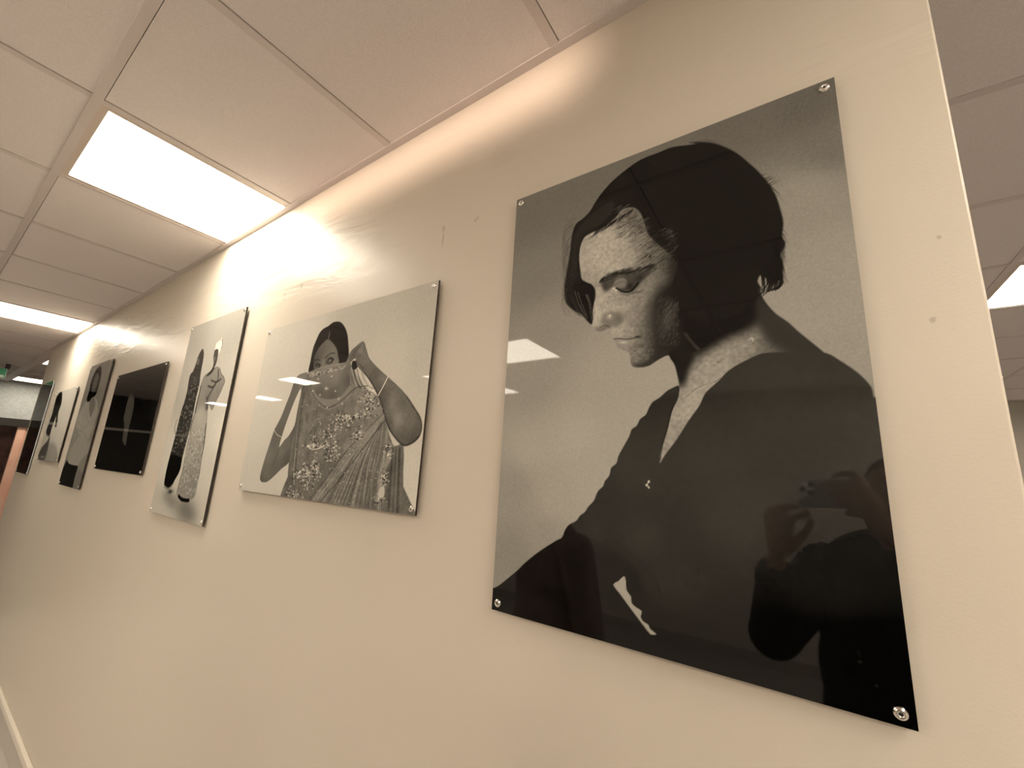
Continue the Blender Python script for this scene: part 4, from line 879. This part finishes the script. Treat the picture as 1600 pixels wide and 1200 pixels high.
# ---- the photographer ----------------------------------------------------------
HB = Vector((0, -0.05, -0.005))
ph = empty('person', (2.47, -1.17, 0)); tag(ph, 'person in a dark coat and scarf holding up a phone, reflected in the largest print', 'person')
rv = Vector((0.82, 0.572, 0)); fv = Vector((-0.572, 0.82, 0))
hip = V(2.44, -1.12, -1.74); chest = V(2.43, -1.10, -1.36); hc = V(2.475, -1.09, -1.015)
shL, shR = V(2.28, -1.20, -1.265), V(2.62, -1.03, -1.265)
elL, elR = V(2.130, -0.985, -1.45), V(2.625, -0.845, -1.36)
wrL, wrR = V(2.160, -0.810, -1.215), V(2.412, -0.765, -1.118)
cam_p = Vector(CAM); Rv, Uv, Fv = Vector(_R), Vector(_U), Vector(_F)
def PH(r, u, f): return cam_p + Rv*r + Uv*u + Fv*f
body = bmesh.new()
L_, Rz_ = head(body, hc, math.radians(34), math.radians(4))
cap(body, hc+Vector((0, -0.01, -0.07)), V(2.465, -1.15, -1.27), 0.052, 0.060)
yawb = math.atan2(rv.y, rv.x)
ell(body, chest, (0.155, 0.095, 0.20), yawb); ell(body, hip+Vector((0, 0, 0.06)), (0.15, 0.10, 0.15), yawb); cap(body, chest, hip, 0.11, 0.11); cap(body, shL, shR, 0.055, 0.055)
legs(body, hip, rv, 1.0, 0)
for a, b, c in ((shL, elL, wrL), (shR, elR, wrR)): cap(body, a, b, 0.048, 0.036); cap(body, b, c, 0.036, 0.0255)
# left hand: upright open palm, index finger steadying the phone from below, thumb out
pL = V(2.166, -0.767, -1.140)
cap(body, wrL, pL, 0.026, 0.030, sx=0.8)
kn = [V(2.150, -0.757, -1.108), V(2.166, -0.749, -1.102), V(2.184, -0.745, -1.104), V(2.202, -0.745, -1.112)]
for k_ in kn: cap(body, pL, k_, 0.022, 0.012); cap(body, wrL, k_, 0.019, 0.011)
finger(body, [kn[3], V(2.212, -0.745, -1.082), PH(-0.018, -0.052, -0.020), PH(-0.019, -0.0438, -0.012)], 0.0098, 0.0080)      # index up to the phone edge
finger(body, [kn[2], V(2.192, -0.735, -1.066), V(2.212, -0.739, -1.050), V(2.226, -0.751, -1.056)], 0.0098, 0.0076)
finger(body, [kn[1], V(2.170, -0.735, -1.070), V(2.186, -0.735, -1.052), V(2.203, -0.749, -1.056)], 0.0094, 0.0074)
finger(body, [kn[0], V(2.147, -0.745, -1.082), V(2.158, -0.742, -1.064), V(2.172, -0.750, -1.062)], 0.0086, 0.0068)
cap(body, wrL+Vector((0.015, 0.01, 0.03)), V(2.212, -0.777, -1.148), 0.020, 0.016)
finger(body, [V(2.206, -0.777, -1.152), V(2.236, -0.773, -1.124), V(2.252, -0.767, -1.090)], 0.0130, 0.0098)
# right hand: closed round the far end of the phone, four fingers across its back
pR = PH(0.122, -0.020, -0.028)
cap(body, wrR, pR, 0.026, 0.030, sx=0.8)
kr = [PH(0.118, 0.030, -0.012), PH(0.126, 0.012, -0.010), PH(0.128, -0.008, -0.010), PH(0.124, -0.027, -0.012)]
for k_ in kr: cap(body, pR, k_, 0.023, 0.012)
finger(body, [kr[0], PH(0.106, 0.047, -0.006), PH(0.080, 0.050, -0.004), PH(0.060, 0.0465, -0.006)], 0.0100, 0.0080)
finger(body, [kr[1], PH(0.113, 0.016, 0.0045), PH(0.082, 0.018, 0.0060), PH(0.050, 0.017, 0.0055)], 0.0100, 0.0080)
finger(body, [kr[2], PH(0.115, -0.004, 0.0045), PH(0.086, -0.002, 0.0060), PH(0.058, -0.004, 0.0055)], 0.0096, 0.0078)
finger(body, [kr[3], PH(0.112, -0.023, 0.0045), PH(0.090, -0.022, 0.0050), PH(0.070, -0.023, 0.0045)], 0.0088, 0.0070)
finger(body, [PH(0.120, -0.030, -0.035), PH(0.112, -0.045, -0.022), PH(0.088, -0.0455, -0.012)], 0.0130, 0.0095)
pb = fuse('body', body, M['skin'], ph, 0.0045, 3)
face_parts(ph, L_, Rz_)
coat = bmesh.new()
ell(coat, chest+Vector((0, 0, 0.0)), (0.225, 0.150, 0.25), yawb); ell(coat, hip+Vector((0, 0, 0.05)), (0.225, 0.155, 0.25), yawb); ell(coat, (chest+hip)/2, (0.222, 0.150, 0.24), yawb); ell(coat, hip+Vector((0, 0, -0.10)), (0.228, 0.160, 0.24), yawb); cap(coat, shL, shR, 0.075, 0.075)
for a, b, c in ((shL, elL, wrL), (shR, elR, wrR)): cap(coat, a, b, 0.088, 0.074); cap(coat, b, c.lerp(b, 0.16), 0.072, 0.050)
fuse('coat', coat, M['coat'], ph, 0.008, 5)
for b, c in ((elL, wrL), (elR, wrR)):
    cf = bmesh.new(); d = (c-b).normalized(); e_ = c.lerp(b, 0.10)
    rot = Matrix.Translation(e_-d*0.05) @ d.to_track_quat('Z', 'Y').to_matrix().to_4x4()
    lathe(cf, [(0.034, 0.0), (0.050, 0.0), (0.055, 0.012), (0.054, 0.035), (0.049, 0.052), (0.034, 0.056), (0.031, 0.03), (0.034, 0.0)], 24, rot)
    c_ = obj('cuff', cf, M['scarf'], ph, smooth=True); c_.location = -ph.location
sc = bmesh.new()
for k in range(16):
    a = 2*math.pi*k/16; b = 2*math.pi*(k+1)/16; c0 = V(2.462, -1.13, -1.215)
    P1 = c0+rv*(0.092*math.cos(a))+fv*(0.085*math.sin(a))+Vector((0, 0, -0.03*math.sin(a))); P2 = c0+rv*(0.092*math.cos(b))+fv*(0.085*math.sin(b))+Vector((0, 0, -0.03*math.sin(b)))
    cap(sc, P1, P2, 0.036, 0.036)
cap(sc, V(2.385, -1.025, -1.25), V(2.345, -0.958, -1.62), 0.045, 0.048, sx=.6); cap(sc, V(2.42, -1.01, -1.25), V(2.395, -0.925, -1.55), 0.040, 0.045, sx=.6)
fuse('scarf', sc, M['scarf'], ph, 0.008, 3)
rnd = random.Random(4)
for k in range(5):
    bm = bmesh.new(); bmesh.ops.create_icosphere(bm, subdivisions=1, radius=0.0045, matrix=Matrix.Translation(V(2.345+rnd.uniform(-.02, .02), -0.905+rnd.uniform(-.004, .004), -1.40-rnd.uniform(0, .13))))
    o = obj('sequin', bm, M['chrome'], ph); o.location = -ph.location
tr = bmesh.new(); legs(tr, hip, rv, 1.28, 0); cap(tr, hip-rv*0.09, hip+rv*0.09, 0.12, 0.12); fuse('trousers', tr, M['trousers'], ph, 0.009, 3)
shoes(hip, rv, ph)
hr = bmesh.new()
def HL(x, y, z, a, b, d): bmesh.ops.create_uvsphere(hr, u_segments=20, v_segments=14, radius=1, matrix=Matrix.Translation(L_(x, y, z)) @ Rz_ @ Matrix.Diagonal((a, b, d, 1)))
HL(0, -0.028, 0.050, 0.088, 0.096, 0.082); HL(0, -0.055, -0.03, 0.085, 0.062, 0.10); HL(-0.075, -0.015, -0.03, 0.020, 0.05, 0.09); HL(0.075, -0.015, -0.03, 0.020, 0.05, 0.09); HL(0, -0.055, -0.11, 0.075, 0.045, 0.07)
fuse('hair', hr, M['hair'], ph, 0.006, 4)
# phone: held at the viewpoint, lens looking along the view
pm = empty('phone', PH(0, 0, -0.008)); pm.rotation_euler = Matrix((( _R[0], _U[0], -_F[0]), (_R[1], _U[1], -_F[1]), (_R[2], _U[2], -_F[2]))).to_euler()
tag(pm, 'grey phone held sideways by the photographer, reflected in the dark blouse of the largest print', 'phone')
obj('case', B(-0.036, 0.111, -0.0355, 0.0375, -0.0015, 0.0065, bevel=0.003), M['phone'], pm)
obj('screen', B(-0.033, 0.108, -0.0325, 0.0345, 0.0065, 0.0072), M['lens'], pm)
obj('camera_bump', B(-0.032, 0.006, -0.0065, 0.0335, -0.0026, -0.0012, bevel=0.0005), M['phone_rim'], pm)
for (x, y) in ((-0.0025, 0.002), (-0.0025, 0.0250), (-0.0230, 0.0135)):
    bm = bmesh.new(); lathe(bm, [(0, 0.0), (0.0075, 0.0), (0.0075, 0.0016), (0.0066, 0.0018), (0.0062, 0.0008), (0, 0.0008)], 24, Matrix.Translation((x, y, -0.0026)) @ Matrix.Rotation(math.pi, 4, 'X'))
    obj('lens', bm, M['lens'], pm, smooth=True)
bm = bmesh.new(); lathe(bm, [(0, 0), (0.0025, 0), (0.0025, 0.0006), (0, 0.0006)], 16, Matrix.Translation((-0.023, 0.028, -0.0026)) @ Matrix.Rotation(math.pi, 4, 'X')); obj('flash', bm, M['flash'], pm)

# ---- the bystander -------------------------------------------------------------
bx_ = empty('person', (1.33, -0.98, 0)); tag(bx_, 'bald person in a collared shirt, faintly reflected at lower left of the largest print', 'person')
rb = Vector((0.88, 0.475, 0)); fb = Vector((-0.475, 0.88, 0)); yb = math.atan2(rb.y, rb.x)
def Q(r, f, z): return Vector((1.33, -0.98, FH+z)) + rb*r + fb*f
hipb, chb, hb = Q(0, 0, -1.76), Q(0, 0, -1.38), Q(0.01, 0.03, -1.055)
sL, sR, eL, eR, wL, wR = Q(-0.185, 0, -1.285), Q(0.185, 0, -1.285), Q(-0.235, -0.03, -1.57), Q(0.235, -0.03, -1.57), Q(-0.22, 0.04, -1.82), Q(0.22, 0.04, -1.82)
body = bmesh.new()
Lb, Rb_ = head(body, hb, math.radians(40), math.radians(-3))
cap(body, hb+Vector((0, 0, -0.07)), Q(0, 0, -1.27), 0.058, 0.066)
ell(body, chb, (0.16, 0.10, 0.20), yb); cap(body, chb, hipb, 0.11, 0.11); ell(body, hipb, (0.15, 0.10, 0.13), yb); cap(body, sL, sR, 0.055, 0.055)
legs(body, hipb, rb, 1.0, 0)
for s, a, b, c in ((-1, sL, eL, wL), (1, sR, eR, wR)):
    cap(body, a, b, 0.048, 0.037); cap(body, b, c, 0.037, 0.026)
    d = Vector((0, 0, -1)); pc = c+d*0.055+fb*0.008
    cap(body, c, pc, 0.027, 0.030, sx=0.75)
    for k in range(4):
        base = pc+d*0.035+fb*(0.030-k*0.020); ln = (0.040, 0.044, 0.041, 0.032)[k]
        cap(body, pc+fb*(0.018-k*0.012), base, 0.016, 0.0115)
        finger(body, [base, base+d*ln+rb*(-s*0.004), base+d*(ln*1.6)+rb*(-s*0.014), base+d*(ln*2.0)+rb*(-s*0.027)], 0.0098, 0.0076)
    finger(body, [c+d*0.03+fb*0.022, c+d*0.060+fb*0.048, c+d*0.095+fb*0.056], 0.013, 0.0095)
fuse('body', body, M['skin'], bx_, 0.005, 3)
face_parts(bx_, Lb, Rb_)
sh = bmesh.new()
ell(sh, chb, (0.185, 0.13, 0.215), yb); ell(sh, hipb+Vector((0, 0, 0.06)), (0.180, 0.138, 0.20), yb); ell(sh, (chb+hipb)/2, (0.176, 0.132, 0.24), yb); ell(sh, hipb+Vector((0, 0, -0.02)), (0.182, 0.140, 0.16), yb); cap(sh, sL, sR, 0.068, 0.068)
for a, b, c in ((sL, eL, wL), (sR, eR, wR)): cap(sh, a, b, 0.068, 0.056); cap(sh, b, c.lerp(b, 0.08), 0.054, 0.042)
fuse('shirt', sh, M['shirt'], bx_, 0.008, 5)
cl = bmesh.new()
lathe(cl, [(0.070, 0.0), (0.066, 0.036), (0.069, 0.038), (0.079, 0.010), (0.078, -0.004), (0.070, 0.0)], 32, Matrix.Translation(Q(0, 0.008, -1.228)) @ Matrix.Rotation(0.12, 4, 'X'))
o = obj('collar', cl, M['shirt'], bx_, smooth=True); o.location = -bx_.location
tr = bmesh.new(); legs(tr, hipb, rb, 1.28, 0); cap(tr, hipb-rb*0.08, hipb+rb*0.08, 0.12, 0.12); fuse('trousers', tr, M['trousers'], bx_, 0.009, 3)
shoes(hipb, rb, bx_)
